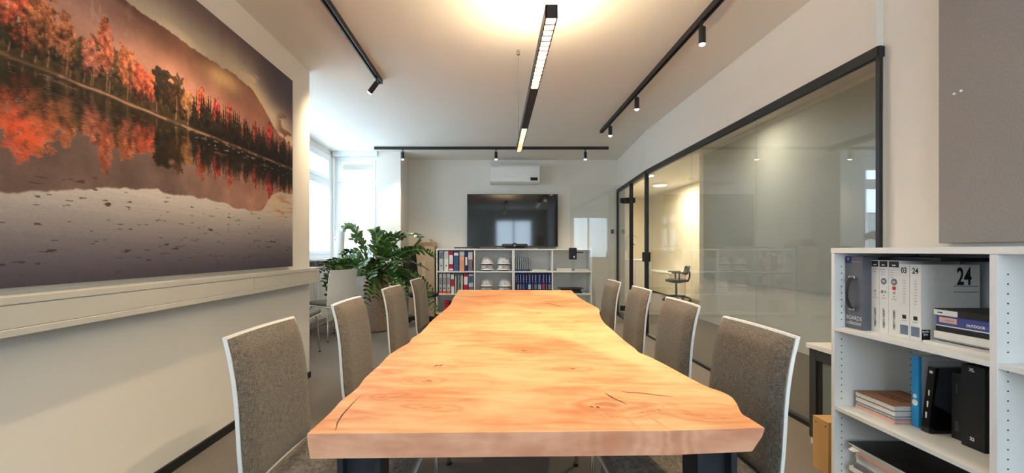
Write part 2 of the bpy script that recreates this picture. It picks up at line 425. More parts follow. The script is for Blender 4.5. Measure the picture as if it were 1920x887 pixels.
MB().box(1.98, 2.09, 7.14, 7.18, 1.90, 1.98).build('hinge', BLKM, dr, bevel=.004)
MB().box(1.98, 2.09, 7.14, 7.18, .2, .28).build('hinge', BLKM, dr, bevel=.004)

# ------------------------------------------------------------------ lake print on the left wall
def vnoise(h, w, fy, fx, seed, octs=4, gain=.5):
    rng = np.random.default_rng(seed); out = np.zeros((h, w)); amp = 1; tot = 0
    for o_ in range(octs):
        gy, gx = int(fy*2**o_)+2, int(fx*2**o_)+2
        g = rng.random((gy, gx))
        yy = np.linspace(0, gy-1.001, h); xx = np.linspace(0, gx-1.001, w)
        yi = yy.astype(int); xi = xx.astype(int); ty = (yy-yi)[:, None]; tx = (xx-xi)[None]
        ty = ty*ty*(3-2*ty); tx = tx*tx*(3-2*tx)
        a = g[np.ix_(yi, xi)]*(1-tx)+g[np.ix_(yi, xi+1)]*tx; b = g[np.ix_(yi+1, xi)]*(1-tx)+g[np.ix_(yi+1, xi+1)]*tx
        out += amp*(a*(1-ty)+b*ty); tot += amp; amp *= gain
    return out/tot
def lake_print():
    Y0, Y1, Z0, Z1 = 1.05, 3.72, 1.022, 2.543
    w, h = 700, 430
    u = np.linspace(Y0, Y1, w)[None].repeat(h, 0); z = np.linspace(Z0, Z1, h)[:, None].repeat(w, 1)
    S = lambda *k: np.array(k, float)
    img = np.zeros((h, w, 3))
    def mix(col, a):
        nonlocal img
        a = np.clip(a, 0, 1)[..., None]; img = img*(1-a)+np.asarray(col, float)*a
    sm = lambda e0, e1, x: (lambda t: t*t*(3-2*t))(np.clip((x-e0)/(e1-e0), 0, 1))
    n1 = vnoise(h, w, 12, 20, 1, 5); n2 = vnoise(h, w, 60, 110, 2, 3); n3 = vnoise(h, w, 5, 8, 3, 4)
    nf = np.random.default_rng(5).random((h, w))
    SH = 1.815
    # sky
    ridge = np.interp(u[0], [1.0, 1.6, 1.9, 2.04, 2.3, 2.67, 2.92, 3.11, 3.256, 3.39, 3.5, 3.72], [2.36, 2.33, 2.30, 2.277, 2.268, 2.262, 2.272, 2.25, 2.175, 2.085, 2.04, 2.0])
    ridge = ridge+(vnoise(2, w, 1, 60, 8, 3)[0]-.5)*.022
    up = (z-ridge[None])
    img[:] = S(206, 190, 166)
    mix(S(128, 108, 104), sm(.02, .26, up)); mix(S(88, 76, 84), sm(.16, .45, up)*sm(2.3, 3.5, u))
    mix(S(250, 226, 176), sm(.14, 0, up)*sm(2.7, 3.2, u)*.9)
    mix(S(255, 232, 190), np.exp(-(((u-3.45)/.22)**2+((z-2.14)/.09)**2))*.9)
    cl = vnoise(h, w, 26, 9, 21, 4)
    mix(S(150, 92, 70), sm(.56, .68, cl)*sm(3.4, 3.55, u)*sm(2.30, 2.2, z)*.8)
    mix(S(244, 214, 176), sm(.62, .72, vnoise(h, w, 40, 12, 22, 3))*sm(2.85, 3.1, u)*sm(.2, .08, up)*.7)
    # mountain
    mt = sm(.004, -.004, up)
    mc = np.zeros((h, w, 3)); mc[:] = S(128, 86, 70)
    def mixto(dst, col, a): a = np.clip(a, 0, 1)[..., None]; return dst*(1-a)+np.asarray(col, float)*a
    mc = mixto(mc, S(198, 152, 136), sm(2.35, 1.75, u)*sm(0, -.06, up)*.9)
    mc = mixto(mc, S(226, 160, 134), sm(2.24, 2.02, z)*sm(1.3, 2.2, u)*.75)
    mc = mixto(mc, S(232, 190, 130), np.exp(-(((u-2.80)/.20)**2+((z-2.205)/.075)**2))*1.0)
    mc = mixto(mc, S(212, 144, 110), sm(2.7, 3.2, u)*.6)
    mc = mc*(0.86+.28*n1)[..., None]
    mc = mixto(mc, S(226, 190, 176), sm(.63, .72, vnoise(h, w, 14, 60, 9, 4))*sm(2.25, 1.7, u)*.45)
    img = img*(1-mt[..., None])+mc*mt[..., None]
    # forest floor
    fl = sm(SH+.115, SH+.075, z+(n1-.5)*.09)
    img = img*(1-fl[..., None])+(np.array((78, 60, 36))*(.55+.9*vnoise(h, w, 70, 130, 14, 3))[..., None])*fl[..., None]
    T = fl.copy()
    tex = np.clip(.55*n2+.45*vnoise(h, w, 110, 190, 12, 2), 0, 1)
    # trees
    rng = random.Random(4)
    def tree(cx, wd, top, col, kind, base=SH+.012):
        i0 = max(0, int((cx-wd-Y0)/(Y1-Y0)*w)); i1 = min(w, int((cx+wd-Y0)/(Y1-Y0)*w)+1)
        if i1 <= i0: return
        uu = (u[:, i0:i1]-cx)/(wd/2); t = (z[:, i0:i1]-base)/(top-base)
        if kind == 'c':
            half = np.clip(1-t, 0, 1)*.95*(.72+.5*np.abs(np.sin(t*26+cx*9)))
            a = ((np.abs(uu) < half) & (t > 0) & (t < 1)).astype(float)*(.75+.25*nf[:, i0:i1])
        else:
            q = uu**2+((t-.60)/.42)**2+(n2[:, i0:i1]-.5)*1.9+(n1[:, i0:i1]-.5)*1.2
            a = sm(1.08, .78, q)*(t > .05)
        sh = (.50+.52*np.clip(t, 0, 1)+1.5*(tex[:, i0:i1]-.5)+.22*(nf[:, i0:i1]-.5))
        colr = np.asarray(col, float)[None, None]*np.clip(sh, .25, 1.35)[..., None]
        img[:, i0:i1] = img[:, i0:i1]*(1-a[..., None])+colr*a[..., None]
        T[:, i0:i1] = np.maximum(T[:, i0:i1], a)
        if kind == 'd':
            tr = sm(.0045, .002, np.abs(u[:, i0:i1]-cx-.006*np.sin(t*5)))*((t > 0) & (t < .55))*.55
            img[:, i0:i1] = img[:, i0:i1]*(1-tr[..., None])+np.array((186, 140, 108) if rng.random() > .5 else (70, 48, 32), float)*tr[..., None]
    RED, ORA, TAN, OLI, DRK, GRN = (236, 112, 78), (208, 128, 82), (186, 132, 88), (112, 86, 50), (74, 56, 38), (58, 54, 42)
    cx = 1.05
    while cx < 2.55:                                     # dark understory
        tree(cx, rng.uniform(.10, .2), SH+rng.uniform(.14, .25), rng.choice([OLI, DRK, GRN, OLI, (150, 96, 52)]), 'd'); cx += .045
    for cx, wd, hh, col in ((1.12, .22, .30, ORA), (1.28, .2, .28, OLI), (1.40, .2, .33, RED), (1.50, .13, .27, OLI), (1.60, .20, .325, RED), (1.665, .15, .30, ORA), (1.755, .125, .25, ORA),
                        (1.83, .11, .20, OLI), (1.87, .10, .215, (222, 130, 100)), (1.935, .095, .295, (240, 128, 88)), (2.045, .115, .255, (236, 134, 86)), (2.13, .08, .20, RED), (2.185, .085, .20, (240, 110, 76)),
                        (2.29, .20, .255, DRK), (2.36, .17, .25, (106, 74, 46)), (2.45, .10, .20, (190, 132, 80)), (2.50, .09, .18, TAN), (2.60, .10, .22, (206, 146, 96)), (2.72, .12, .20, (214, 130, 90))):
        tree(cx, wd, SH+hh, col, 'd')
    cx = 2.5
    while cx < 3.8:
        k = rng.random()
        tree(cx, rng.uniform(.045, .075), SH+rng.uniform(.17, .25)+.05*max(0, cx-3.3), DRK if k < .45 else GRN if k < .7 else (70, 44, 32), 'c')
        if k > .80: tree(cx+.02, rng.uniform(.06, .1), SH+rng.uniform(.18, .26), rng.choice([(232, 84, 70), (226, 104, 74), (204, 124, 84)]), 'd')
        cx += .021
    # shore path
    sl = np.exp(-((z-SH-.004*(n1-.5)*3)/.006)**2)
    # water: mirror the upper part
    k = int(round((SH-Z0)/(Z1-Z0)*(h-1)))
    up_part = img[k:].copy(); up_T = T[k:].copy(); wat = np.zeros((k, w, 3)); wT = np.zeros((k, w))
    for r in range(k):
        s = min(int((k-r)*.97), up_part.shape[0]-1)
        lo, hi = max(0, s-3), min(up_part.shape[0], s+4); sh = int(round((nf[r, 0]-.5)*4))
        wat[r] = np.roll(up_part[lo:hi].mean(0), sh, axis=0); wT[r] = np.roll(up_T[lo:hi].mean(0), sh)
    ripple = vnoise(k, w, 130, 12, 31, 2)
    zb = z[:k]; ub = u[:k]
    wat = wat*(.70+.22*ripple)[..., None]
    # mountain reflection boundary and pale sky water below
    rb = np.interp(u[0], [1.0, 1.516, 1.7, 1.93, 2.1, 2.16, 2.3, 2.55, 2.86, 3.1, 3.22, 3.38, 3.5, 3.72], [1.34, 1.345, 1.372, 1.418, 1.43, 1.458, 1.442, 1.448, 1.432, 1.418, 1.43, 1.575, 1.60, 1.62])
    rb = rb+(vnoise(2, w, 1, 40, 41, 4)[0]-.5)*.03
    dn = rb[None]-zb
    mref = np.zeros((k, w, 3)); mref[:] = (122, 98, 90)
    a = np.clip((ub-2.3)/1.0, 0, 1)[..., None]; mref = mref*(1-a)+np.array((196, 142, 116))*a
    mref = mref*(.80+.4*n1[:k])[..., None]
    tm = sm(.65, .35, wT)[..., None]
    wat = wat*(1-tm)+mref*tm
    rd = np.exp(-(((ub-1.60)/.12)**2+((zb-1.56)/.07)**2))*1.1*sm(.25, .6, n2[:k])*(1-tm[..., 0])
    rd = np.clip(rd, 0, 1)[..., None]*.8; wat = wat*(1-rd)+np.array((250, 100, 54))*rd
    sk = sm(-.004, .006, dn)[..., None]
    t = np.clip((zb-Z0)/(1.42-Z0), 0, 1)[..., None]
    skc = np.array((80, 74, 88))*(1-t)+np.array((206, 198, 188))*t
    q = np.exp(-(((ub-3.45)/.25)**2+((zb-1.52)/.1)**2))[..., None]; skc = skc*(1-q)+np.array((232, 206, 170))*q
    skc = skc*(.97+.06*ripple)[..., None]
    wat = wat*(1-sk)+skc*sk
    cl = (sm(.55, .66, vnoise(k, w, 30, 14, 61, 3))*sm(3.35, 3.5, ub)*sm(1.38, 1.42, zb)*sm(1.62, 1.54, zb)*.6)[..., None]
    wat = wat*(1-cl)+np.array((206, 142, 100))*cl
    # bright glints near the shore, drifting leaves further out
    gl = (sm(.72, .80, vnoise(k, w, 190, 46, 71, 2))*sm(SH-.13, SH-.03, zb)*(.35+.65*sm(2.2, 2.8, ub))*sm(SH, SH-.01, zb)*.75)[..., None]
    wat = wat*(1-gl)+np.array((226, 200, 180))*gl
    lv = (sm(.80, .83, vnoise(k, w, 90, 44, 82, 2))*sm(1.50, 1.40, zb)*sm(1.02, 1.06, zb)*.75)[..., None]
    wat = wat*(1-lv)+np.array((66, 48, 40))*lv
    img[:k] = wat
    mix(S(196, 148, 122), sl*(.35+.6*sm(.4, .6, vnoise(h, w, 3, 30, 91, 3))))
    img *= (.965+.07*nf)[..., None]
    g_ = img.mean(-1, keepdims=True); img = g_+(img-g_)*.88
    s = np.clip(img/255, 0, 1)**1.12; lin = np.where(s <= .04045, s/12.92, ((s+.055)/1.055)**2.4)
    # relief-free print sheet on a 2 cm board
    r = thing('landscape_print', 'huge print of an autumn forest lake on the left wall', 'wall art', (-1.68, (Y0+Y1)/2, Z0))
    vs = np.empty((h*w, 3)); vs[:, 0] = .0201; vs[:, 1] = (u-(Y0+Y1)/2).ravel(); vs[:, 2] = (z-Z0).ravel()
    idx = np.arange(h*w).reshape(h, w)
    fs = np.stack([idx[:-1, :-1], idx[:-1, 1:], idx[1:, 1:], idx[1:, :-1]], -1).reshape(-1, 4)
    me = bpy.data.meshes.new('printed_sheet'); me.from_pydata(vs.tolist(), [], fs.tolist())
    ca = me.color_attributes.new('print', 'FLOAT_COLOR', 'POINT')
    rgba = np.ones((h*w, 4), np.float32); rgba[:, :3] = lin.reshape(-1, 3); ca.data.foreach_set('color', rgba.ravel())
    m, nt, b = newmat('printed_canvas')
    at = nt.nodes.new('ShaderNodeAttribute'); at.attribute_name = 'print'
    nt.links.new(at.outputs['Color'], b.inputs['Base Color']); b.inputs['Roughness'].default_value = .6; b.inputs['Specular IOR Level'].default_value = .25
    me.materials.append(m)
    o = bpy.data.objects.new('printed_sheet', me); C.objects.link(o); o.parent = r
    B('backing_board', mat('print_edge', c(96, 78, 74), .7), r, -1.69, -1.66, Y0, Y1, Z0, Z1)
lake_print()

# ------------------------------------------------------------------ cable duct under the print
r = thing('cable_duct', 'pale grey cable duct running along the left wall', 'cable duct', (-1.645, 1.1, .863))
ya, yb = -1.9, 4.10
B('duct_body', DUCT, r, -1.69, -1.606, ya, yb, .863, .996)
B('edge_strip', DUCT, r, -1.69, -1.600, ya, yb, .970, .998, .003)
B('edge_strip', DUCT, r, -1.69, -1.600, ya, yb, .863, .889, .003)
for a, b in ((ya, .2), (.203, 3.008), (3.012, 3.97)): B('cover', DUCT, r, -1.612, -1.602, a, b, .8905, .9685, .0015)
B('end_cap', DUCT, r, -1.69, -1.598, 4.06, 4.125, .861, 1.0, .004)

# ------------------------------------------------------------------ conference table
TZ = .75
Lp = [(575.6,813.8),(619,774),(640,751),(658,737.5),(673,724),(685,708),(711,685),(728,667),(748,653.5),(767,642.5),(773,634),(791,622),(811,600),(834,581),(845,570),(849,560),(856,550),(859,543.5)]
Rp = [(1072,544.5),(1085.6,557.6),(1109,571),(1123,579),(1124.8,591),(1132.6,604.5),(1148,618),(1168,636),(1191,653.5),(1199,661),(1222.6,671),(1254,687),(1289,706),(1324,724),(1351.7,733.7),(1371,743.4),(1381,755),(1391,774.7),(1406.5,784.5),(1434,802)]
Lw = [P(x, y, TZ) for x, y in Lp]; Rw = [P(x, y, TZ) for x, y in Rp]
mid = [P(1250, 808, TZ)]
def smooth_line(pts, n=3):
    out = []
    for i in range(len(pts)-1):
        p0, p1, p2, p3 = pts[max(i-1, 0)], pts[i], pts[i+1], pts[min(i+2, len(pts)-1)]
        for k in range(n):
            t = k/n
            q = [.5*((2*p1[j])+(-p0[j]+p2[j])*t+(2*p0[j]-5*p1[j]+4*p2[j]-p3[j])*t*t+(-p0[j]+3*p1[j]-3*p2[j]+p3[j])*t**3) for j in (0, 1)]
            out.append(tuple(q))
    return out+[pts[-1]]
Ls = smooth_line(Lw); Rs = smooth_line(Rw)
outline = Ls+Rs+mid
TR = Vector((.1, 2.8, 0))
def wood(name, lo, hi, knots):
    m, nt, b = newmat(name); N = nt.nodes; L = nt.links
    tc = N.new('ShaderNodeTexCoord')
    def mth(op, *a):
        x = N.new('ShaderNodeMath'); x.operation = op
        for i, v in enumerate(a):
            if isinstance(v, (int, float)): x.inputs[i].default_value = v
            else: L.new(v, x.inputs[i])
        return x.outputs[0]
    def noise(scale, st, det=4, dist=0):
        mp = N.new('ShaderNodeMapping'); mp.inputs['Scale'].default_value = st
        n = N.new('ShaderNodeTexNoise'); n.inputs['Scale'].default_value = scale; n.inputs['Detail'].default_value = det; n.inputs['Distortion'].default_value = dist
        L.new(tc.outputs['Object'], mp.inputs[0]); L.new(mp.outputs[0], n.inputs['Vector']); return n.outputs[0]
    big = noise(2.2, (1, .8, 1), 3, .8)
    mid_ = noise(7, (.45, 1.6, 1), 4, 1.2)
    fine = noise(60, (.3, 1.6, 1), 3, .4)
    wmp = N.new('ShaderNodeMapping'); wmp.inputs['Rotation'].default_value = (0, 0, .25); L.new(tc.outputs['Object'], wmp.inputs[0])
    wt = N.new('ShaderNodeTexWave'); wt.wave_type = 'BANDS'; wt.bands_direction = 'Y'; wt.inputs['Scale'].default_value = 5; wt.inputs['Distortion'].default_value = 9
    wt.inputs['Detail'].default_value = 4; wt.inputs['Detail Scale'].default_value = 1.6; L.new(wmp.outputs[0], wt.inputs['Vector'])
    v = mth('ADD', mth('MULTIPLY', big, .62), mth('ADD', mth('MULTIPLY', mid_, .5), mth('MULTIPLY', fine, .14)))
    v = mth('ADD', v, mth('MULTIPLY', mth('SUBTRACT', wt.outputs['Fac'], .5), .035))
    wx = N.new('ShaderNodeTexNoise'); wx.inputs['Scale'].default_value = 9; wx.inputs['Detail'].default_value = 3; L.new(tc.outputs['Object'], wx.inputs['Vector'])
    wv = N.new('ShaderNodeVectorMath'); wv.operation = 'MULTIPLY_ADD'; wv.inputs[1].default_value = (.12, .12, .0)
    L.new(wx.outputs['Color'], wv.inputs[0]); L.new(tc.outputs['Object'], wv.inputs[2])
    acc = None
    for (kx, ky, rx, ry, st) in knots:
        s = N.new('ShaderNodeVectorMath'); s.operation = 'SUBTRACT'; s.inputs[1].default_value = (kx+.06, ky+.06, 0); L.new(wv.outputs[0], s.inputs[0])
        q = N.new('ShaderNodeVectorMath'); q.operation = 'MULTIPLY'; q.inputs[1].default_value = (1/rx, 1/ry, 0); L.new(s.outputs[0], q.inputs[0])
        le = N.new('ShaderNodeVectorMath'); le.operation = 'LENGTH'; L.new(q.outputs[0], le.inputs[0])
        mr = N.new('ShaderNodeMapRange'); mr.inputs[1].default_value = 0; mr.inputs[2].default_value = 1; mr.inputs[3].default_value = st; mr.inputs[4].default_value = 0
        mr.interpolation_type = 'SMOOTHSTEP'
        L.new(le.outputs['Value'], mr.inputs[0])
        rings = mth('MULTIPLY', mr.outputs[0], mth('ADD', .65, mth('MULTIPLY', mth('SINE', mth('MULTIPLY', le.outputs['Value'], 22.0)), .35)))
        acc = rings if acc is None else mth('MAXIMUM', acc, rings)
    r = N.new('ShaderNodeValToRGB'); L.new(v, r.inputs[0])
    r.color_ramp.elements[0].position = .52; r.color_ramp.elements[0].color = hi
    r.color_ramp.elements[1].position = .78; r.color_ramp.elements[1].color = lo
    colr = r.outputs[0]
    if acc is not None:
        mx = N.new('ShaderNodeMix'); mx.data_type = 'RGBA'; mx.inputs['B'].default_value = c(176, 92, 42)
        L.new(acc, mx.inputs['Factor']); L.new(colr, mx.inputs['A']); colr = mx.outputs['Result']
    L.new(colr, b.inputs['Base Color'])
    b.inputs['Roughness'].default_value = .52; b.inputs['Specular IOR Level'].default_value = .35
    bp = N.new('ShaderNodeBump'); bp.inputs['Strength'].default_value = .04; bp.inputs['Distance'].default_value = .003
    L.new(fine, bp.inputs['Height']); L.new(bp.outputs[0], b.inputs['Normal'])
    return m
KN = []
for px, py, rx, ry, st in ((823, 685, .14, .06, .34), (804, 714, .12, .05, .32), (732, 743, .12, .05, .35), (814, 765, .16, .07, .35), (984, 657, .10, .12, .5), (1052, 574, .16, .10, .4),
                       (1009, 587, .12, .06, .3), (1025, 603, .25, .10, .4), (1082, 603, .10, .06, .3), (1074, 692, .12, .06, .35), (1150, 760, .20, .09, .5), (1215, 775, .22, .06, .4), (875, 600, .2, .12, .28), (1290, 780, .2, .05, .4)):
    x, y = P(px, py, TZ); KN.append((x-TR.x, y-TR.y, rx*1.15, ry*1.15, min(.8, st*1.6)))
WOODT = wood('oiled_beech_slab', c(206, 126, 74), c(236, 184, 132), KN)
WOODE = wood('beech_end_lit_pink', c(196, 122, 88), c(234, 174, 138), [(.30, -1.8, .10, .2, .45), (.17, -1.8, .12, .2, .35)])  # end grain; its pinker, lighter colour also carries the light on the front
tb = thing('conference_table', 'long live edge wooden conference table in the middle of the room', 'table', TR)
m = MB(); n = len(outline); nL, nR = len(Ls), len(Rs)
def ring(ins, z, fwd=0):
    q = []
    for i, (x, y) in enumerate(outline):
        side = 1 if i < nL else -1 if i < nL+nR else 0
        q.append((x+side*ins*(.25 if (i < nL) else 1.0), y, z))
    return q
rings = [ring(.0015, TZ), ring(0, TZ-.002), ring(.006, TZ-.02), ring(.028, TZ-.0525), ring(.031, TZ-.054)]
for q in rings: m.v += q
m.f.append(list(range(n))); m.mi.append(0)
for k in range(len(rings)-1):
    for i in range(n):
        j = (i+1) % n
        m.f.append([k*n+i, k*n+j, (k+1)*n+j, (k+1)*n+i])
        m.mi.append(1 if i >= nL+nR-1 or (i == nL-1) else 0)
m.f.append([(len(rings)-1)*n+i for i in range(n)][::-1]); m.mi.append(0)
top = m.build('tabletop', [WOODT, WOODE], tb)
def sliver(pts, wd, name='crack'):
    """dark split in the wood, a thin filled groove"""
    mb = MB(); w3 = [P(px, py, TZ) for px, py in pts]; k = len(w3); vs = []; fs = []
    for i, (x, y) in enumerate(w3):
        a, b = w3[max(i-1, 0)], w3[min(i+1, k-1)]
        d = Vector((b[0]-a[0], b[1]-a[1])).normalized(); nn = Vector((-d.y, d.x)); hw = wd*math.sin(PI*(i+.35)/(k-.3))*.5
        vs += [(x+nn.x*hw, y+nn.y*hw, TZ+.0004), (x-nn.x*hw, y-nn.y*hw, TZ+.0004)]
        if i: fs.append((2*i-2, 2*i-1, 2*i+1, 2*i))
    mb.add(vs, fs).build(name, CRACK, top)
CRACK = mat('dark_wood_split', c(92, 48, 24), .8, var=.3, scale=60)
sliver([(1134, 737), (1142, 742), (1150, 747), (1164, 753), (1176, 759)], .006)
sliver([(1164, 734), (1177, 736), (1200, 737), (1232, 741), (1262, 744)], .006)
CRK_ = CRACK; CRACK = mat('brown_grain_streak', c(226, 158, 104), .6, var=.12, scale=40)
for q in ([(1192, 756), (1215, 778), (1245, 800), (1262, 806)], [(1205, 752), (1235, 768), (1275, 782), (1330, 790), (1400, 797)], [(1225, 768), (1270, 784), (1330, 794), (1410, 800)], [(1150, 765), (1170, 780), (1190, 797), (1200, 806)],
          [(1240, 752), (1243, 764), (1230, 774), (1212, 776)], [(1260, 760), (1300, 774), (1350, 782), (1390, 783)], [(790, 768), (815, 764), (840, 757)], [(700, 744), (730, 742), (758, 740)], [(1120, 770), (1145, 786), (1160, 800)]):
    sliver(q, .006, 'grain_streak')
CRACK = CRK_
sliver([(676, 742), (660, 758), (642, 778), (633, 792), (629, 808)], .004)
sliver([(1020, 567), (1036, 571), (1052, 574.5), (1066, 574)], .016)
sliver([(1003, 587), (1009, 587.5), (1015, 587)], .012)
sliver([(1077, 603), (1082, 603.5), (1088, 603)], .010)
sliver([(1068, 691), (1074, 692), (1079, 691)], .010)
sliver([(812, 688), (820, 685), (826, 686), (830, 684)], .009)
sliver([(799, 715), (804, 713), (809, 715)], .006)
sliver([(1105, 762), (1110, 763), (1112, 764)], .006)
sliver([(1118, 762), (1122, 764), (1124, 765)], .007)
sliver([(978, 656), (984, 659), (990, 657)], .008)
sliver([(949, 595), (953, 596), (957, 595)], .008)
for x0, x1, y0, y1 in ((-.383, -.278, 1.10, 1.19), (.492, .588, 1.10, 1.19), (-.28, -.18, 4.2, 4.29), (.5, .6, 4.2, 4.29)):
    MB().box(x0, x0+.014, y0, y1, .012, TZ-.066).box(x1-.014, x1, y0, y1, .012, TZ-.066).box(x0+.014, x1-.014, y0+.03, y0+.045, .012, TZ-.066).box(x0-.02, x1+.02, y0-.02, y1+.02, 0, .012).box(x0-.02, x1+.02, y0-.02, y1+.02, TZ-.066, TZ-.0541).build('leg', STEEL, tb)
B('floor_beam', STEEL, tb, -.278, .492, 1.12, 1.17, 0.012, .06)
B('floor_beam', STEEL, tb, -.18, .5, 4.22, 4.27, 0.012, .06)
# floor socket under the table
r = thing('floor_socket', 'dark floor socket box with lid under the table', 'socket', (.12, 1.9, 0))
B('frame', DGREY, r, -.02, .26, 1.78, 2.02, 0, .006, .002); B('lid', STEEL, r, 0, .24, 1.80, 2.0, .006, .010, .002)
B('cable_slot', BLKM, r, .05, .19, 1.815, 1.83, .0101, .0115)

# ------------------------------------------------------------------ chairs
def make_chair():
    r = thing('conference_chair', '', 'chair')
    zs = [.455+(.906-.455)*i/14 for i in range(15)]
    def fx(z):
        return float(np.interp(z, [.44, .50, .54, .62, .70, .755, .80, .85, .906], [-.205, -.217, -.221, -.226, -.232, -.238, -.245, -.256, -.272]))
    def hw(z): return float(np.interp(z, [.44, .6, .80, .906], [.215, .219, .214, .208]))
    nu = 13
    def sheet(x_off, thick, inset, z0, z1, rounded):
        vs = []; fs = []; zz = [z0+(z1-z0)*i/16 for i in range(17)]
        for side in (0, 1):
            for z in zz:
                for k in range(nu):
                    s = -1+2*k/(nu-1); y = s*(hw(z)-inset)
                    bul = .012*(1-s*s)                       # shallow dish across the width
                    e = 1.0
                    if rounded:
                        tz = (z-z0)/(z1-z0)*2-1
                        e = max(0.02, (1-abs(s)**9))*max(.02, (1-abs(tz)**14)); e = e**.5
                    x = fx(z)-bul+x_off+(thick*e if side else 0)
                    vs.append((x, y, z))
        M_ = 17*nu
        for i in range(16):
            for k in range(nu-1):
                a = i*nu+k
                fs.append((a, a+1, a+nu+1, a+nu)); fs.append((M_+a, M_+a+nu, M_+a+nu+1, M_+a+1))
        for i in range(16):
            for k in (0, nu-1): a = i*nu+k; fs.append((a, a+nu, M_+a+nu, M_+a))
        for k in range(nu-1):
            for i in (0, 16): a = i*nu+k; fs.append((a, M_+a, M_+a+1, a+1))
        return MB().add(vs, fs)
    sheet(0, .010, 0, .45, .906, False).build('back_shell', WSHELL, r, False, smooth=True)
    sheet(.0101, .030, .006, .475, .900, True).build('back_cushion', FABRIC, r, False, smooth=True)
    MB().box(-.235, .235, -.215, .215, .432, .442).build('seat_shell', WSHELL, r, False, bevel=.004)
    MB().box(-.20, .232, -.21, .21, .4425, .485).build('seat_cushion', FABRIC, r, False, bevel=.016, seg=3)
    for sx in (-1, 1):
        for sy in (-1, 1):
            lg = MB().tube([(sx*.16, sy*.15, .431), (sx*.17, sy*.175, .425), (sx*.185, sy*.19, .39), (sx*.215, sy*.205, .012)], .0105, 10).build('leg', CHROME, r, False, smooth=True)
            MB().lathe([(.014, 0), (.014, .012), (.010, .016)], 10, (sx*.215, sy*.205, 0)).build('glide', BLKM, lg, False)
    for sy in (-1, 1): MB().box(-.17, .17, sy*.15-.01, sy*.15+.01, .415, .4315).build('seat_bracket', CHROME, r, False)
    return r
proto = make_chair(); first = True
def place_chair(loc, rz, label, group):
    global first
    if first:
        first = False; proto.location = loc; proto.rotation_euler = (0, 0, rz); proto['label'] = label; proto['group'] = group
        return proto
    return dup(proto, loc, rz, label, group)
order = ['first', 'second', 'third', 'farthest']
for i, (x, y, da) in enumerate(((-.757, 1.47, -.02), (-.732, 2.235, -.01), (-.703, 3.045, -.06), (-.685, 3.90, -.05))):
    place_chair((x+.27, y, 0), da, 'grey upholstered chair on the mural side of the table, '+order[i]+' from the viewer', 'chairs along the conference table')
for i, (x, y, da) in enumerate(((.862, 1.49, 0), (.911, 2.21, -.03), (.964, 2.978, -.03), (.972, 3.684, -.02))):
    place_chair((x-.27, y, 0), PI+da, 'grey upholstered chair on the glass side of the table, '+order[i]+' from the viewer', 'chairs along the conference table')
place_chair((-2.16, 5.98, 0), 2.55, 'chair in the bay showing its plain pale back, near the plant', 'spare chairs in the bay')
place_chair((-2.19, 4.93, 0), .08, 'spare chair mostly hidden behind the end of the left wall', 'spare chairs in the bay')

# ------------------------------------------------------------------ lamps
WARM = (1.0, .77, .48)
LEDW = emis('warm_led', (1, .86, .62, 1), 9)
BAFF = mat('bronze_louvre', c(58, 42, 24), .5, var=.05)
LEDS = emis('warm_spot_lens', (1, .88, .68, 1), 16)
def area(name, loc, rot, sx, sy, power, col, parent, spread=PI):
    l = bpy.data.lights.new(name, 'AREA'); l.shape = 'RECTANGLE'; l.size = sx; l.size_y = sy; l.energy = power; l.color = col; l.spread = spread
    o = bpy.data.objects.new(name, l); C.objects.link(o); o.parent = parent
    off = Vector(parent.location); o.location = Vector(loc)-off; o.rotation_euler = rot
px0, px1, pz0, pz1 = .245, .305, 2.28, 2.345
r = thing('pendant_lamp', 'long black linear pendant lamp hanging over the table', 'lamp', (.275, 3.7, pz0))
MB().box(px0, px0+.006, 2.2, 5.2, pz0, pz1).box(px1-.006, px1, 2.2, 5.2, pz0, pz1).box(px0, px1, 2.2, 2.206, pz0, pz1).box(px0, px1, 5.194, 5.2, pz0, pz1).box(px0+.006, px1-.006, 2.206, 5.194, pz0+.03, pz1-.012).box(px0+.006, px1-.006, 3.17, 4.21, pz0, pz0+.03).build('housing', BLACK, r)
for y0, y1, n in ((2.21, 3.17, 16), (4.21, 5.19, 16)):
    for i in range(n):
        a = y0+(y1-y0)*i/n; b = y0+(y1-y0)*(i+1)/n
        B('louvre_cell', LEDW, r, px0+.0065, px1-.0065, a+.005, b-.005, pz0+.013, pz0+.0295)
        B('baffle', BAFF, r, px0+.0062, px1-.0062, b-.005, b+.005, pz0+.001, pz0+.0295)
    area('lamp_downlight', (.275, (y0+y1)/2, pz0+.0122), (0, 0, 0), .046, y1-y0-.01, 6 if y0 > 4 else 9, WARM, r, 2.2)
    if y0 < 3: area('lamp_uplight', (.275, (y0+y1)/2, pz1+.003), (PI, 0, 0), .046, y1-y0, 11, WARM, r)
MB().tube([(.19, 3.69, CH-.02), (.262, 5.05, pz1)], .0018, 5).build('power_cable', CHROME, r)
for y in (2.35, 5.08): MB().tube([(.262, y, CH), (.262, y, pz1)], .0012, 5).build('wire', CHROME, r)
MB().lathe([(.014, -.035), (.016, -.03), (.016, 0)], 12, (.19, 3.69, CH)).build('ceiling_cup', CHROME, r)

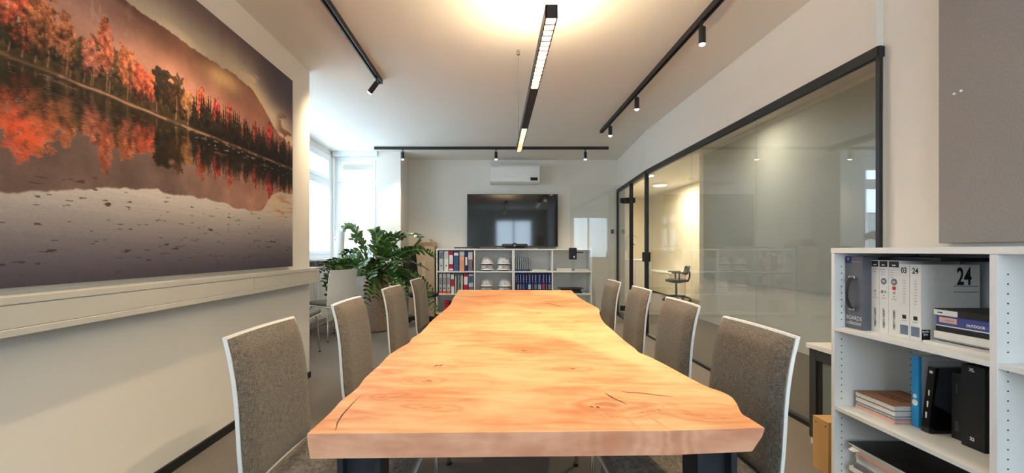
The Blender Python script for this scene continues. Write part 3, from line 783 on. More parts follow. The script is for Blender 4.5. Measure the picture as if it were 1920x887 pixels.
def track(label, x0, x1, y0, y1):
    r = thing('lighting_track', label, 'track', ((x0+x1)/2, (y0+y1)/2, CH-.04), group='black ceiling tracks')
    if x1-x0 > y1-y0:
        MB().box(x0, x1, y0, y0+.012, CH-.04, CH).box(x0, x1, y1-.012, y1, CH-.04, CH).box(x0, x1, y0+.012, y1-.012, CH-.025, CH).build('rail', BLACK, r)
        for a in (x0, x1-.012): B('end_cap', BLKM, r, a-.002, a+.014, y0-.001, y1+.001, CH-.041, CH)
    else:
        MB().box(x0, x0+.012, y0, y1, CH-.04, CH).box(x1-.012, x1, y0, y1, CH-.04, CH).box(x0+.012, x1-.012, y0, y1, CH-.025, CH).build('rail', BLACK, r)
        for a in (y0, y1-.012): B('end_cap', BLKM, r, x0-.001, x1+.001, a-.002, a+.014, CH-.041, CH)
track('black ceiling track on the mural side of the room', -1.11, -1.07, 1.0, 4.32)
track('black ceiling track on the glass partition side of the room', 1.42, 1.46, 1.0, 6.13)
track('black ceiling track running across in front of the television wall', -1.89, 1.78, 7.10, 7.14)
def spot(loc, label, rot=(0, 0), power=30, size=1.9):
    x, y = loc
    r = thing('track_spotlight', label, 'spotlight', (x, y, CH-.04), group='black track spotlights')
    MB().tube([(0, 0, 0), (0, 0, -.05)], .006, 8).box(-.012, .012, -.03, .03, -.008, 0).build('stem', BLACK, r, False)
    M_ = Matrix.Translation((0, 0, -.05)) @ Matrix.Rotation(rot[1], 4, 'Y') @ Matrix.Rotation(rot[0], 4, 'X')
    hd = MB().lathe([(.020, .012), (.0235, .008), (.0235, -.105), (.0215, -.105), (.0205, -.098)], 20).xform(M_).build('lamp_head', BLACK, r, False, smooth=True)
    MB().lathe([(.0200, -.097), (.0200, -.110), (.012, -.1165), (.003, -.118)], 20).xform(M_).build('lens', LEDS, hd, False, smooth=True)
    l = bpy.data.lights.new('spot_beam', 'SPOT'); l.energy = power; l.color = (1, .78, .50); l.spot_size = size; l.spot_blend = 1.0; l.shadow_soft_size = .02
    o = bpy.data.objects.new('spot_beam', l); C.objects.link(o); o.parent = r
    o.matrix_local = M_ @ Matrix.Translation((0, 0, -.125))
spot((-1.09, 4.17), 'black spotlight tilted to the wall at the end of the mural side track', (0.25, .75), 30)
spot((-1.09, 2.38), 'black spotlight aimed at the lake print, middle of the mural side track', (0, .25), 24)
spot((-1.09, 1.1), 'black spotlight aimed at the lake print, nearest the viewer', (0, .25), 24)
spot((1.44, 1.95), 'added out-of-view spotlight on the glass side track, brightens the table front', (0, .62), 60, 1.05)  # added outside the view to brighten the table front
spot((1.44, 1.15), 'added out-of-view spotlight on the glass side track, brightens table and right bookshelf', (0, .55), 45, 1.05)  # second added spot out of view, lifts table and near shelf
spot((1.44, 3.15), 'black spotlight on the glass side track, nearest the viewer')
spot((1.44, 4.60), 'black spotlight in the middle of the glass side track')
spot((1.44, 5.66), 'black spotlight at the far end of the glass side track')
spot((-1.45, 7.12), 'black spotlight on the cross track in front of the white pillar', power=30)
spot((.017, 7.12), 'black spotlight on the cross track left of the air conditioner middle', power=30)
spot((1.42, 7.12), 'black spotlight on the cross track nearest the glass door', power=30)
# office beyond: round ceiling lamps added to light the rooms behind the glass
for x, y, p in ((4.0, 11.0, 34), (2.9, 5.6, 5), (3.2, 9.6, 20)):
    r = thing('added_ceiling_lamp', 'added round ceiling lamp to light the neighbouring office at %s' % ('its back wall' if y > 10 else 'the corridor' if y < 6 else 'the low cabinet'), 'lamp', (x, y, CH-.05))
    MB().lathe([(.16, 0), (.17, .01), (.17, .05)], 28).build('lamp_body', WHITEP, r, False)
    MB().lathe([(.15, -.004), (.15, -.0005)], 28).build('diffuser', emis('warm_diffuser', (1, .9, .72, 1), 5), r, False)
    l = bpy.data.lights.new('added_ceiling_light', 'AREA'); l.shape = 'DISK'; l.size = .3; l.energy = p; l.color = (1, .88, .68)
    o = bpy.data.objects.new('added_ceiling_light', l); C.objects.link(o); o.parent = r; o.location = (0, 0, -.01)

# ------------------------------------------------------------------ television wall
r = thing('television', 'large black flat television above the far bookshelves', 'television', (.313, 8.1, 1.216))
B('casing', BLKM, r, -.47, 1.10, 8.10, 8.145, 1.24, 2.13, .01)
B('bezel', BLACK, r, -.494, 1.12, 8.07, 8.10, 1.216, 2.156, .003)
B('screen', mat('dark_screen_glass', c(9, 9, 11), .06, var=.02, scale=5, spec=.75), r, -.487, 1.113, 8.0675, 8.0699, 1.236, 2.149)
B('lower_trim', DGREY, r, -.487, 1.113, 8.066, 8.0699, 1.218, 1.233)
r = thing('air_conditioner', 'white wall mounted air conditioner above the television', 'air conditioner', (.353, 8.05, 2.33))
m = MB(); pr = [(8.15, 2.335), (7.99, 2.33), (7.935, 2.36), (7.925, 2.42), (7.925, 2.62), (7.95, 2.655), (8.15, 2.665)]
def xprism(x0, x1, pr):
    k = len(pr); return MB().add([(x0, y, z) for y, z in pr]+[(x1, y, z) for y, z in pr], [list(range(k)), list(range(k, 2*k))[::-1]]+[(i, k+i, k+(i+1) % k, (i+1) % k) for i in range(k)])
xprism(-.084, .79, pr).build('housing', WHITEP, r, bevel=.008)
B('front_panel', WHITEP, r, -.07, .776, 7.917, 7.9245, 2.445, 2.60, .002)
xprism(-.07, .776, [(7.9235, 2.437), (7.918, 2.437), (7.928, 2.362), (7.9335, 2.362)]).build('air_flap', WHITEP, r)
B('display', BLKG, r, .62, .745, 7.912, 7.9225, 2.375, 2.43, .002)
B('brand_mark', INKG, r, -.04, .06, 7.9235, 7.9245, 2.612, 2.617)
B('brand_mark', INKG, r, .68, .74, 7.9235, 7.9245, 2.612, 2.617)
r = thing('thermostat', 'small square thermostat on the far wall beside the glass door', 'thermostat', (2.10, 8.14, 1.43))
B('housing', WHITEP, r, 2.062, 2.150, 8.132, 8.15, 1.425, 1.55, .004); B('display', mat('grey_lcd', c(96, 108, 100), .3), r, 2.075, 2.137, 8.129, 8.1321, 1.452, 1.532)
# art on the rear wall, mirrored in the glass door
r = thing('framed_picture', 'framed abstract picture on the rear wall, mirrored in the glass', 'picture', (1.8, -1.99, 1.1))
B('frame', WHITEP, r, 1.55, 2.0, -2.0, -1.975, 1.2, 1.85, .004)
B('print', mat('orange_abstract_print', c(214, 150, 100), .7, var=.6, scale=4), r, 1.62, 1.93, -1.975, -1.972, 1.28, 1.77)

# ------------------------------------------------------------------ far bookshelves
def shelf_unit(name, label, x0, x1, yf, yb, zt, zs, plinth, cols, group):
    r = thing(name, label, 'bookshelf', ((x0+x1)/2, (yf+yb)/2, 0), group=group)
    t = .02
    B('side_panel', WHITES, r, x0, x0+t, yf, yb, plinth, zt-.025, .001); B('side_panel', WHITES, r, x1-t, x1, yf, yb, plinth, zt-.025, .001)
    B('top_panel', WHITES, r, x0, x1, yf-.003, yb, zt-.025, zt, .0015)
    B('bottom_panel', WHITES, r, x0+t, x1-t, yf, yb, plinth, plinth+t)
    B('back_panel', WHITES, r, x0+t, x1-t, yb-.008, yb, plinth+t, zt-.025)
    B('plinth', BLKM, r, x0+.01, x1-.01, yf+.03, yb-.01, 0, plinth)
    ed = [x0+t]
    for q in cols: B('divider', WHITES, r, q-t/2, q+t/2, yf, yb-.008, plinth+t, zt-.025, .001); ed += [q-t/2, q+t/2]
    ed.append(x1-t)
    for i in range(0, len(ed), 2):
        for z in zs: B('shelf_board', WHITES, r, ed[i], ed[i+1], yf+.003, yb-.008, z-.022, z, .001)
    return r
SF, SB = 7.75, 8.13
XL, XM, XR = -1.005, .316, 1.66
shelf_unit('bookshelf', 'white bookshelf unit with binders and white helmets, beside the plant', XL, XM, SF, SB, 1.182, [.798, .413], .06, [-.347], 'white bookshelves below the television')
shelf_unit('bookshelf', 'white bookshelf unit with navy binders, behind the glass door', XM+.002, XR, SF, SB, 1.182, [.798, .413], .06, [.984], 'white bookshelves below the television')
def fx(cx, y=7.79): return (790+cx/5.218-VX)*y/F
def binder(label, c0, c1, z0, h, m, lab=None, ring=True, group=None, lean=0, band=None, name='ring_binder', cat='binder'):
    x0, x1 = fx(c0)+.002, fx(c1)-.002; y0, y1 = 7.775, 8.05
    r = thing(name, label, cat, ((x0+x1)/2, (y0+y1)/2, z0), group=group)
    MB().box(x0, x0+.003, y0, y1, z0, z0+h).box(x1-.003, x1, y0, y1, z0, z0+h).box(x0, x1, y0, y0+.003, z0, z0+h).build('cover', m, r)
    B('pages', PAPERE, r, x0+.004, x1-.004, y0+.02, y1-.01, z0+.004, z0+h-.012)
    if lab: B('spine_label', lab[0], r, x0+.006, x1-.006, y0-.0012, y0, z0+h*lab[1], z0+h*lab[2])
    if band: B('spine_band', band[0], r, x0+.001, x1-.001, y0-.001, y0, z0+h*band[1], z0+h*band[2])
    if ring and x1-x0 > .03:
        MB().tube([((x0+x1)/2, y0-.003, z0+h*.27), ((x0+x1)/2, y0+.001, z0+h*.27)], .011, 12).build('finger_hole', BLKM, r)
    if lean: r.rotation_euler = (0, lean, 0)
    return r
G1 = 'binders on the upper shelf beside the plant'; G2 = 'binders on the middle shelf beside the plant'
z = .7985
binder('light grey ring binder, leftmost on the upper shelf of the far bookshelf', 172, 219, z, .345, LGREY, (SLATE, .62, .93), group=G1)
binder('white ring binder beside the light grey one on the upper far shelf', 221, 268, z, .345, PAPER, (LGREY, .6, .9), group=G1)
binder('crimson ring binder with white blotches on the upper far shelf', 270, 314, z, .345, CRIM, (INKW, .35, .8), group=G1, band=(INKW, .04, .12))
binder('steel blue binder on the upper far shelf', 316, 368, z, .342, SBLUE, (INKW, .78, .92), False, group=G1, band=(INKG, .26, .275))
binder('salmon binder with a pale green top on the upper far shelf', 371, 424, z, .342, SALM, (PINK, .55, .7), False, group=G1, band=(mat('pale_green_label', c(196, 216, 206), .6), .80, .99))
binder('navy binder with a thin white ring on the upper far shelf', 426, 455, z, .336, NAVY, (INKW, .3, .72), False, group=G1)
binder('dark grey binder with a white upper half on the upper far shelf', 457, 503, z, .335, MGREY, None, False, group=G1, band=(LGREY, .6, .98))
binder('thin red folder at the end of the upper far shelf', 504.5, 514, z, .30, CRIM, None, False, group=G1)
z = .4135
for i, (a, b, w_) in enumerate(((173, 206, 'leftmost'), (208, 246, 'second'), (248, 286, 'third'))):
    binder('white ring binder with orange foot label, %s on the middle far shelf' % w_, a, b, z, .345, LGREY, (INKG, .45, .8), True, group=G2, band=(ORNG, .02, .13))
binder('red and white leaning folder on the middle far shelf', 292, 326, z, .33, PAPER, None, False, group=G2, band=(CRIM, .38, .75), lean=-.03)
cs = [PAPER, MGREY, PAPER, LGREY, PAPER]
for i, (a, b) in enumerate(((331, 344), (346, 359), (361, 372), (374, 386), (388, 408))):
    binder(['thin white brochure right of the leaning red folder', 'thin grey brochure between two white ones', 'thin white brochure right of the grey brochure', 'thin light grey brochure with a green mark', 'white brochure left of the crimson folder'][i]+' on the middle far shelf', a, b, z, .31+.008*(i % 3), cs[i], None, False, group=G2, name='brochure', cat='brochure',
           band=(mat('green_mark', c(70, 130, 80), .6), .3, .6) if i == 3 else None)
binder('crimson folder with white lettering on the middle far shelf', 413, 458, z, .34, CRIM, (INKW, .45, .85), False, group=G2)
binder('pale folder with blue picture labels on the middle far shelf', 461, 511, z, .335, LGREY, (SBLUE, .55, .9), False, group=G2, band=(SLATE, .15, .35))
# grey teal books and the navy binders in the second unit
z = .7985
wd = ['leftmost', 'second', 'third', 'middle', 'fifth', 'sixth', 'rightmost']
for i in range(7):
    a = 918+i*21.2
    binder('grey teal book with navy foot on the upper far shelf, %s of seven' % wd[i], a, a+20.2, z, .228-.003*(i % 2), TEAL, (INKG, .35, .8), False, group='grey teal books on the upper far shelf', band=(NAVY, 0, .13), name='book', cat='book')
labs = [SALM, SLATE, SBLUE, None, LGREY, SBLUE, MGREY, TEAL, REDD, SLATE, MGREY]
ed = [918, 936, 958, 985, 1015, 1042, 1076, 1100, 1136, 1178, 1212, 1236, 1272]
names_ = ['leftmost and without', 'with a salmon', 'with a slate', 'with a steel blue', 'narrow, without a', 'with a light grey', 'with a blue', 'with a mid grey', 'wide, with a teal', 'with a bright red', 'narrow, with a slate', 'rightmost, with a dark grey']
z = .4135
for i in range(12):
    lb = None if i in (0, 4) else [None, SALM, SLATE, SBLUE, None, LGREY, SBLUE, MGREY, TEAL, REDD, SLATE, MGREY][i]
    rb = binder('navy binder on the middle far shelf, %s square label' % names_[i], ed[i], ed[i+1]-1, z, .338, NAVY, (lb, .22, .46) if lb else None, False, group='navy binders on the middle far shelf')
    x0, x1 = fx(ed[i])+.002, fx(ed[i+1]-1)-.002; xm = (x0+x1)/2
    for q in range(4): B('title_mark', INKW, rb, xm-.004, xm+.004, 7.7738, 7.775, z+.20+q*.032, z+.217+q*.032)
    B('foot_mark', INKW, rb, xm-.006, xm+.006, 7.7738, 7.775, z+.02, z+.034)
# paper piles
def papers(name, label, x0, x1, y0, y1, z0, n, t, m=PAPER, cat='papers', jit=.006, seed=1, group=None):
    rg = random.Random(seed)
    r = thing(name, label, cat, ((x0+x1)/2, (y0+y1)/2, z0), group=group)
    for i in range(n):
        dx, dy = rg.uniform(-jit, jit), rg.uniform(-jit, jit)
        B('sheet_stack', m, r, x0+dx, x1+dx, y0+dy, y1+dy, z0+i*t, z0+i*t+t*.94)
    return r
papers('paper_pile', 'flat white papers right of the grey teal books', fx(1085), fx(1228), 7.79, 8.0, .7985, 2, .011)
papers('paper_pile', 'thick white paper pile left of the glass door lock', fx(1325), fx(1468), 7.79, 8.0, .7985, 4, .011, seed=2)
papers('paper_pile', 'low white paper pile in the corner of the last shelf', fx(1500), fx(1640), 7.79, 8.0, .7985, 3, .009, seed=3)
r = thing('conference_phone', 'dark desk device with a flat curved top on the middle shelf', 'device', (fx(1465), 7.9, .4135))
xa, xb = fx(1340), fx(1592)
m = MB(); k = 12; vs = []; fs = []
for i in range(k+1):
    t = i/k; x = xa+(xb-xa)*t; e = math.sin(PI*t)**.5 if 0 < t < 1 else 0
    zt = .50+.012*e; zb = .50-.018*e
    vs += [(x, 7.79, zb), (x, 7.97, zb), (x, 7.97, zt), (x, 7.79, zt)]
    if i: a = 4*(i-1); fs += [(a, a+1, a+5, a+4), (a+1, a+2, a+6, a+5), (a+2, a+3, a+7, a+6), (a+3, a, a+4, a+7)]
m.add(vs, fs).build('tray', DGREY, r)
MB().add([(fx(1365), 7.80, .4135), (fx(1575), 7.80, .4135), (fx(1560), 7.82, .485), (fx(1380), 7.82, .485), (fx(1365), 7.97, .4135), (fx(1575), 7.97, .4135), (fx(1560), 7.95, .485), (fx(1380), 7.95, .485)],
         [(0, 1, 2, 3), (5, 4, 7, 6), (1, 5, 6, 2), (4, 0, 3, 7), (3, 2, 6, 7), (1, 0, 4, 5)]).build('body', BLKM, r)
B('slot', STEEL, r, fx(1490), fx(1545), 7.806, 7.81, .445, .455)
r = thing('storage_box', 'red box on the lowest far shelf, cut off by the table', 'box', (fx(250), 7.88, .0805))
B('box_body', CRIM, r, fx(228), fx(268), 7.79, 7.99, .0805, .25, .003); B('lid', REDD, r, fx(226), fx(270), 7.785, 7.995, .25, .27, .003)
r = thing('storage_box', 'dark box beside the red box on the lowest far shelf', 'box', (fx(300), 7.88, .0805))
B('box_body', DGREY, r, fx(274), fx(325), 7.80, 7.99, .0805, .255, .003); B('lid', BLKM, r, fx(273), fx(326), 7.795, 7.995, .255, .27, .003)

# hard hats
HATM = mat('white_hard_hat', c(236, 232, 230), .28, var=.015, scale=12)
def helmet(x, y, z, label):
    r = thing('hard_hat', label, 'helmet', (x, y, z), group='white hard hats on the far bookshelf')
    prof = [(.113, .028), (.1125, .045), (.108, .075), (.097, .103), (.08, .124), (.055, .138), (.025, .145), (.004, .146)]
    MB().lathe(prof, 28, sx=.96, sy=1.12).build('shell', HATM, r, False, smooth=True)
    k = 28; vs = []; fs = []
    for i in range(k):
        an = 2*PI*i/k; ext = .012+.035*max(0, -math.sin(an))**2
        for rr, zz in ((.108, .030), (.113+ext, .020), (.113+ext, .025), (.111, .040)):
            vs.append((rr*.96*math.cos(an), rr*1.12*math.sin(an), zz))
    for i in range(k):
        for q in range(4): fs.append((i*4+q, ((i+1) % k)*4+q, ((i+1) % k)*4+(q+1) % 4, i*4+(q+1) % 4))
    MB().add(vs, fs).build('brim', HATM, r, False, smooth=True)
    MB().lathe([(.098, 0), (.100, 0), (.105, .03), (.103, .03)], 24, sx=.96, sy=1.12).build('headband', DGREY, r, False)
    for s in (-.026, 0, .026):
        pts = [(s, 1.12*rr*(-1 if t < 8 else 1), zz+.004) for t, (rr, zz) in enumerate(prof[1:]+prof[1:][::-1][1:])]
        MB().tube([(s, q[1], q[2]-.003-(abs(s)*.06)) for q in pts], .006, 6).build('ridge', HATM, r, False, smooth=True)
    B('badge', INKG, r, -.02, .02, -.128, -.124, .062, .07, 0, False)
for cx, zz, w_ in ((640, .7985, 'upper left'), (802, .7985, 'upper right'), (640, .4135, 'lower left'), (815, .4135, 'lower right')):
    helmet(fx(cx, 7.93), 7.93, zz, 'white hard hat at the bottom of the %s stack in the bookshelf' % w_)
    helmet(fx(cx, 7.93)+.002, 7.928, zz+.102, 'white hard hat on top of the %s stack in the bookshelf' % w_)

# on top of the shelves
ST = 1.1822
r = thing('conference_camera', 'black conference camera bar below the television', 'camera', (.34, 7.87, ST))
xa, xb = (941-VX)*7.85/F, (990-VX)*7.85/F; xc = (965-VX)*7.85/F
m = MB(); prf = [(.0, 0)]
pts = [(xa, 7.87, ST+.055), (xa+.008, 7.87, ST+.055), (xa+.025, 7.87, ST+.055), (xb-.025, 7.87, ST+.055), (xb-.008, 7.87, ST+.055), (xb, 7.87, ST+.055)]
m.tube(pts, [.006, .024, .033, .033, .024, .006], 18).build('speaker_bar', DGREY, r, smooth=True)
lb = MB().tube([(xc, 7.80, ST+.057), (xc, 7.90, ST+.057)], .045, 24).build('lens_housing', BLKM, r, smooth=True)
MB().tube([(xc, 7.795, ST+.057), (xc, 7.80, ST+.057)], [.018, .026], 20).build('lens', BLKG, lb)
B('foot', BLKM, r, xa+.06, xb-.06, 7.82, 7.93, ST, ST+.025, .004)
def flat_item(name, label, cat, px0, px1, y0, y1, h, m, knob=None):
    xa, xb = (px0-VX)*y0/F, (px1-VX)*y0/F
    r = thing(name, label, cat, ((xa+xb)/2, (y0+y1)/2, ST))
    B('body', m, r, xa, xb, y0, y1, ST, ST+h, min(.004, h/3)); B('top_plate', BLKG, r, xa+.01, xb-.01, y0+.01, y1-.01, ST+h, ST+h+.002)
flat_item('remote_control', 'grey remote control on the bookshelf left of the camera bar', 'remote', 896, 932, 7.80, 7.85, .018, DGREY)
flat_item('keyboard', 'flat black keyboard on the bookshelf right of the camera bar', 'keyboard', 1009, 1042, 7.80, 7.95, .016, BLKM)
flat_item('tablet', 'thin black tablet lying under the television', 'tablet', 934, 1002, 7.77, 7.80, .008, BLKM)
cb = MB()
for sd in range(3):
    rg = random.Random(sd); p = []
    for i in range(14): p.append(((852+i*3.6-VX)*7.85/F, 7.84+.05*math.sin(i*.9+sd*2), ST+.008+.016*abs(math.sin(i*.7+sd))))
    cb.tube(p, .006, 6)
tag(cb.build('cable_bundle', BLKM, None, smooth=True), 'tangle of black cables on the bookshelf left of the television', 'cables')

# ------------------------------------------------------------------ near bookshelf on the right
NX, NB_ = 1.65, 2.07
r = thing('bookshelf', 'white bookshelf with sample books, close to the viewer at right', 'bookshelf', (1.86, 1.5, 0))
t = .02
for y in (.80, 2.204): B('side_panel', WHITES, r, NX, NB_, y, y+t, 0, 1.138, .001)
B('top_panel', WHITES, r, NX-.003, NB_, .80, 2.224, 1.138, 1.163, .0015)
B('divider', WHITES, r, NX, NB_-.008, 1.489, 1.513, .045, 1.138, .001)
B('back_panel', WHITES, r, NB_-.008, NB_, .82, 2.204, .045, 1.138)
for a, b in ((.82, 1.489), (1.513, 2.204)):
    for z in (.78, .397, .045): B('shelf_board', WHITES, r, NX+.003, NB_-.008, a, b, z-.019, z, .001)
B('plinth', WHITES, r, NX+.02, NB_, .82, 2.204, 0, .026)
m = MB()
for yy, sg in ((2.204, -1), (1.489, -1)):
    for xx in (NX+.035, NB_-.05):
        for i in range(32):
            z = .08+i*.032
            if any(abs(z-q+.01) < .018 for q in (.78, .397)): continue
            m.tube([(xx, yy, z), (xx, yy+sg*.0006, z)], .0028, 8)
ho = m.build('pin_holes', BLKM, r); ho['kind'] = 'stuff'

SZ = .7802
def bk(name, label, cat, x0, x1, y0, y1, z0, z1, cover, pages=PAPERE, group=None, t=.003):
    """upright book or binder, spine towards -x"""
    r = thing(name, label, cat, ((x0+x1)/2, (y0+y1)/2, z0), group=group)
    MB().box(x0, x1, y0, y0+t, z0, z1).box(x0, x1, y1-t, y1, z0, z1).box(x0, x0+t, y0+t, y1-t, z0, z1).build('cover', cover, r)
    B('pages', pages, r, x0+t+.001, x1-.006, y0+t+.0005, y1-t-.0005, z0+.003, z1-.006)
    return r
# boards collection case
r = thing('sample_case', 'grey sample case with black carry strap, leftmost on the right bookshelf', 'sample case', (1.85, 2.146, SZ))
CASEG = mat('grey_case_board', c(98, 100, 108), .5, var=.03, scale=30)
B('case', CASEG, r, 1.70, 2.03, 2.096, 2.200, SZ, 1.123, .0015)
B('emblem_plate', NAVY, r, 1.6985, 1.70, 2.162, 2.198, 1.090, 1.1225)
text('emblem', 'V', .016, (1.6982, 2.185, 1.104), FX_, INKW, r, bold=.0006)
B('emblem_line', INKW, r, 1.6982, 1.7, 2.105, 2.160, 1.0975, 1.0985)
text('lettering', 'BOARDS', .026, (1.6985, 2.191, .823), FX_, INKW, r, sx=.92)
text('lettering', 'collection', .026, (1.6985, 2.191, .800), FX_, INKW, r, sx=.86)
st = MB(); pts = []
k = 12
for i in range(k+1):
    q = i/k; z = 1.022-(.147)*q; bow = math.sin(PI*q)**.7*.022; pts.append((1.690-bow, 2.148, z))
vs = []; fs = []
for i, (x, y, z) in enumerate(pts):
    hw = .013*(1-.55*math.sin(PI*i/k))
    vs += [(x, y-hw, z), (x, y+hw, z), (x-.003, y+hw, z), (x-.003, y-hw, z)]
    if i: a = 4*(i-1); fs += [(a, a+1, a+5, a+4), (a+1, a+2, a+6, a+5), (a+2, a+3, a+7, a+6), (a+3, a, a+4, a+7)]
so = st.add(vs, fs).build('carry_strap', BLKM, r)
for z in (1.024, .873): MB().box(1.687, 1.6998, 2.130, 2.166, z-.006, z+.006).build('strap_rivet', CHROME, so, bevel=.002)
# object carpet binders
GO = 'white carpet sample binders'
wl = ['leftmost, next to the grey sample case', 'middle one, with a grey disc', 'rightmost, with grey and red discs']
for i, (ya, yb) in enumerate(((2.095, 2.054), (2.051, 2.006), (2.003, 1.949))):
    r = bk('sample_binder', 'white sample binder reading object carpet, '+wl[i], 'binder', 1.74, 2.0, yb, ya, SZ, 1.106, PAPER, group=GO)
    B('black_plate', INK, r, 1.7388, 1.74, yb+.004, ya-.002, 1.077, 1.103)
    B('plate_print', INKW, r, 1.7385, 1.7388, (ya+yb)/2-.009, (ya+yb)/2+.009, 1.0835, 1.0885)
    if i == 1: B('plate_print', REDD, r, 1.7383, 1.7386, (ya+yb)/2-.009, (ya+yb)/2-.004, 1.0835, 1.0885)
    for q in range(2+i): B('print_line', INKG, r, 1.7388, 1.74, ya-.030+.003*q, ya-.008, 1.064-q*.011, 1.066-q*.011)
    text('lettering', 'OBJECT CARPET', .0128, (1.7388, (ya+yb)/2-.005, .805), FXV, INK, r, sx=.92, bold=.0003)
    yc = (ya+yb)/2
    if i: 
        MB().tube([(1.7388, yc, 1.013), (1.74, yc, 1.013)], .0145, 24).build('grey_disc', MGREY, r)
        text('disc_number', '703' if i == 1 else '802', .012, (1.7384, yc, 1.009), FX_, INKW, r, sx=.8, bold=.0004, align='CENTER')
    if i == 2: MB().tube([(1.7388, yc, .986), (1.74, yc, .986)], .009, 20).build('red_disc', REDD, r)
    z = .966
    for q in (-1, 1) if i == 1 else (0,):
        for a in (-1, 1):
            for b in (-1, 1): B('symbol', INKG if q < 1 else INK, r, 1.7388, 1.74, yc+q*.008+a*.003-.002, yc+q*.008+a*.003+.002, z+b*.003-.002, z+b*.003+.002)
    MB().add([(1.7388, yc+.004, .949), (1.7388, yc-.003, .944), (1.7388, yc-.003, .954)], [(0, 1, 2)]).build('symbol', INKG, r)
    B('print_line', INKG, r, 1.7388, 1.74, yc-.012, yc+.012, .936, .938)
# 03 and 24 binders
for i, (ya, yb, s) in enumerate(((1.946, 1.898, '03'), (1.895, 1.846, '24'))):
    r = bk('sample_binder', ['white sample binder numbered 03 on its spine', 'white sample binder numbered 24 on spine and side'][i], 'binder', 1.735, 1.975, yb, ya, SZ, 1.092, PAPER, group='numbered sample binders')
    text('number', s, .034, (1.7338, (ya+yb)/2, 1.055), FX_, INK, r, sx=.8, bold=.0007, align='CENTER')
    for q in range(9): B('faint_print', LGREY, r, 1.7338, 1.735, (ya+yb)/2-.004-.002*(q % 2), (ya+yb)/2+.004, 1.022-q*.012, 1.027-q*.012)
    B('black_plate', INK, r, 1.7338, 1.735, (ya+yb)/2-.009, (ya+yb)/2+.008, .862, .878)
    B('print_line', INKG, r, 1.7338, 1.735, (ya+yb)/2-.012, (ya+yb)/2+.012, .853, .8545)
    B('slate_field', SLATE, r, 1.7338, 1.735, yb+.006, ya-.006, .795, .835)
    if i == 1:
        text('number', '24', .098, (1.880, yb-.0005, 1.012), FY_, INK, r, sx=.62, bold=.0022)
        for z in (1.005, .981): B('rule', INK, r, 1.868, 1.969, yb-.0006, yb, z-.001, z+.001)
        B('emblem_plate', INK, r, 1.738, 1.772, yb-.0006, yb, .786, .828)
        text('emblem_lettering', 'modu', .014, (1.738, yb-.001, .816), FY_, INKW, r, sx=.9, bold=.0003); text('emblem_lettering', 'lyss', .014, (1.744, yb-.001, .805), FY_, INKW, r, sx=.9, bold=.0003)
r = thing('portfolio', 'thin black slab lying on top of the white sample binders', 'portfolio', (1.9, 1.97, 1.106))
B('board', BLKM, r, 1.77, 2.04, 1.80, 2.094, 1.1065, 1.118, .001); B('top_sheet', BLKG, r, 1.775, 2.035, 1.802, 2.092, 1.118, 1.1205)  # thin black slab above the binder tops
# lying stack
GS = 'sample books lying in a stack'
def lying(label, x0, x1, y0, y1, z0, z1, cover, page=PAPERE, spine=True, group=GS, name='sample_book', t=.0025):
    r = thing(name, label, 'book', ((x0+x1)/2, (y0+y1)/2, z0), group=group)
    m = MB().box(x0, x1, y0, y1, z0, z0+t).box(x0, x1, y0, y1, z1-t, z1)
    if spine: m.box(x0, x0+t, y0, y1, z0+t, z1-t)
    m.build('cover', cover, r); B('pages', page, r, x0+t+.001, x1-.004, y0+.003, y1-.003, z0+t, z1-t)
    return r
lying('thin white book at the bottom of the lying stack', 1.715, 2.0, 1.52, 1.815, SZ, .793, PAPER)
lying('black and white sample book second from the bottom of the lying stack', 1.765, 2.0, 1.525, 1.805, .7935, .803, BLKM, spine=False)
lying('thick white sample book in the lower lying stack', 1.755, 2.0, 1.52, 1.812, .8035, .832, PAPER)
lying('black sample book just below the blue outdoor book', 1.76, 2.0, 1.52, 1.81, .8325, .851, BLKM)
r = lying('blue sample book reading outdoor on its spine', 1.76, 2.0, 1.52, 1.807, .8515, .8945, BLUEB)
text('lettering', 'OUTDOOR', .0135, (1.7588, 1.692, .866), FX_, INKW, r, sx=.95, bold=.0006); text('lettering', 'K', .0135, (1.7588, 1.622, .866), FX_, INKG, r)
B('paper_label', PINK, r, 1.7588, 1.76, 1.727, 1.795, .868, .889); B('label_print', INKG, r, 1.7585, 1.7588, 1.737, 1.772, .8755, .8795)
B('page_line', PAPER, r, 1.7588, 1.76, 1.521, 1.806, .8535, .8575)
r = lying('black topped sample book with white spine end on the lying stack', 1.756, 2.0, 1.52, 1.812, .895, .921, BLKM)
B('white_spine_end', PAPER, r, 1.7545, 1.756, 1.72, 1.812, .896, .917); B('spine_print', INK, r, 1.7538, 1.7545, 1.777, 1.797, .9045, .9085)
# middle compartment
Z2 = .3972
GB = 'catalogues stacked below the brown one'
for lab, z0, z1, cv, pg, dx in (('salmon pink catalogue at the bottom of the brown topped pile', Z2, .415, PINK, PINK, .002), ('grey catalogue in the brown topped pile', .4153, .430, MGREY, LGREY, .0), ('white catalogue directly below the brown covered one', .4303, .452, PAPER, PAPERE, .004)):
    lying(lab, 1.730+dx, 1.95, 1.962+dx, 2.178, z0, z1, cv, pg, spine=(cv is not MGREY), group=GB, name='catalogue')
r = lying('brown covered catalogue on top of the pile in the middle compartment', 1.728, 1.95, 1.962, 2.178, .4523, .478, BROWN, PAPERE, spine=False, group=GB, name='catalogue')
for q in range(7):
    for k in range(2): B('cover_print', INK, r, 1.80+k*.03+.004*(q % 2), 1.82+k*.03-.003*((q+k) % 3), 2.135-q*.019-.010-.003*(q % 2), 2.135-q*.019, .478, .4784)
r = bk('catalogue', 'upright blue spined catalogue behind the black leaning brochure', 'catalogue', 1.80, 2.02, 1.925, 1.957, Z2, .70, LGREY)
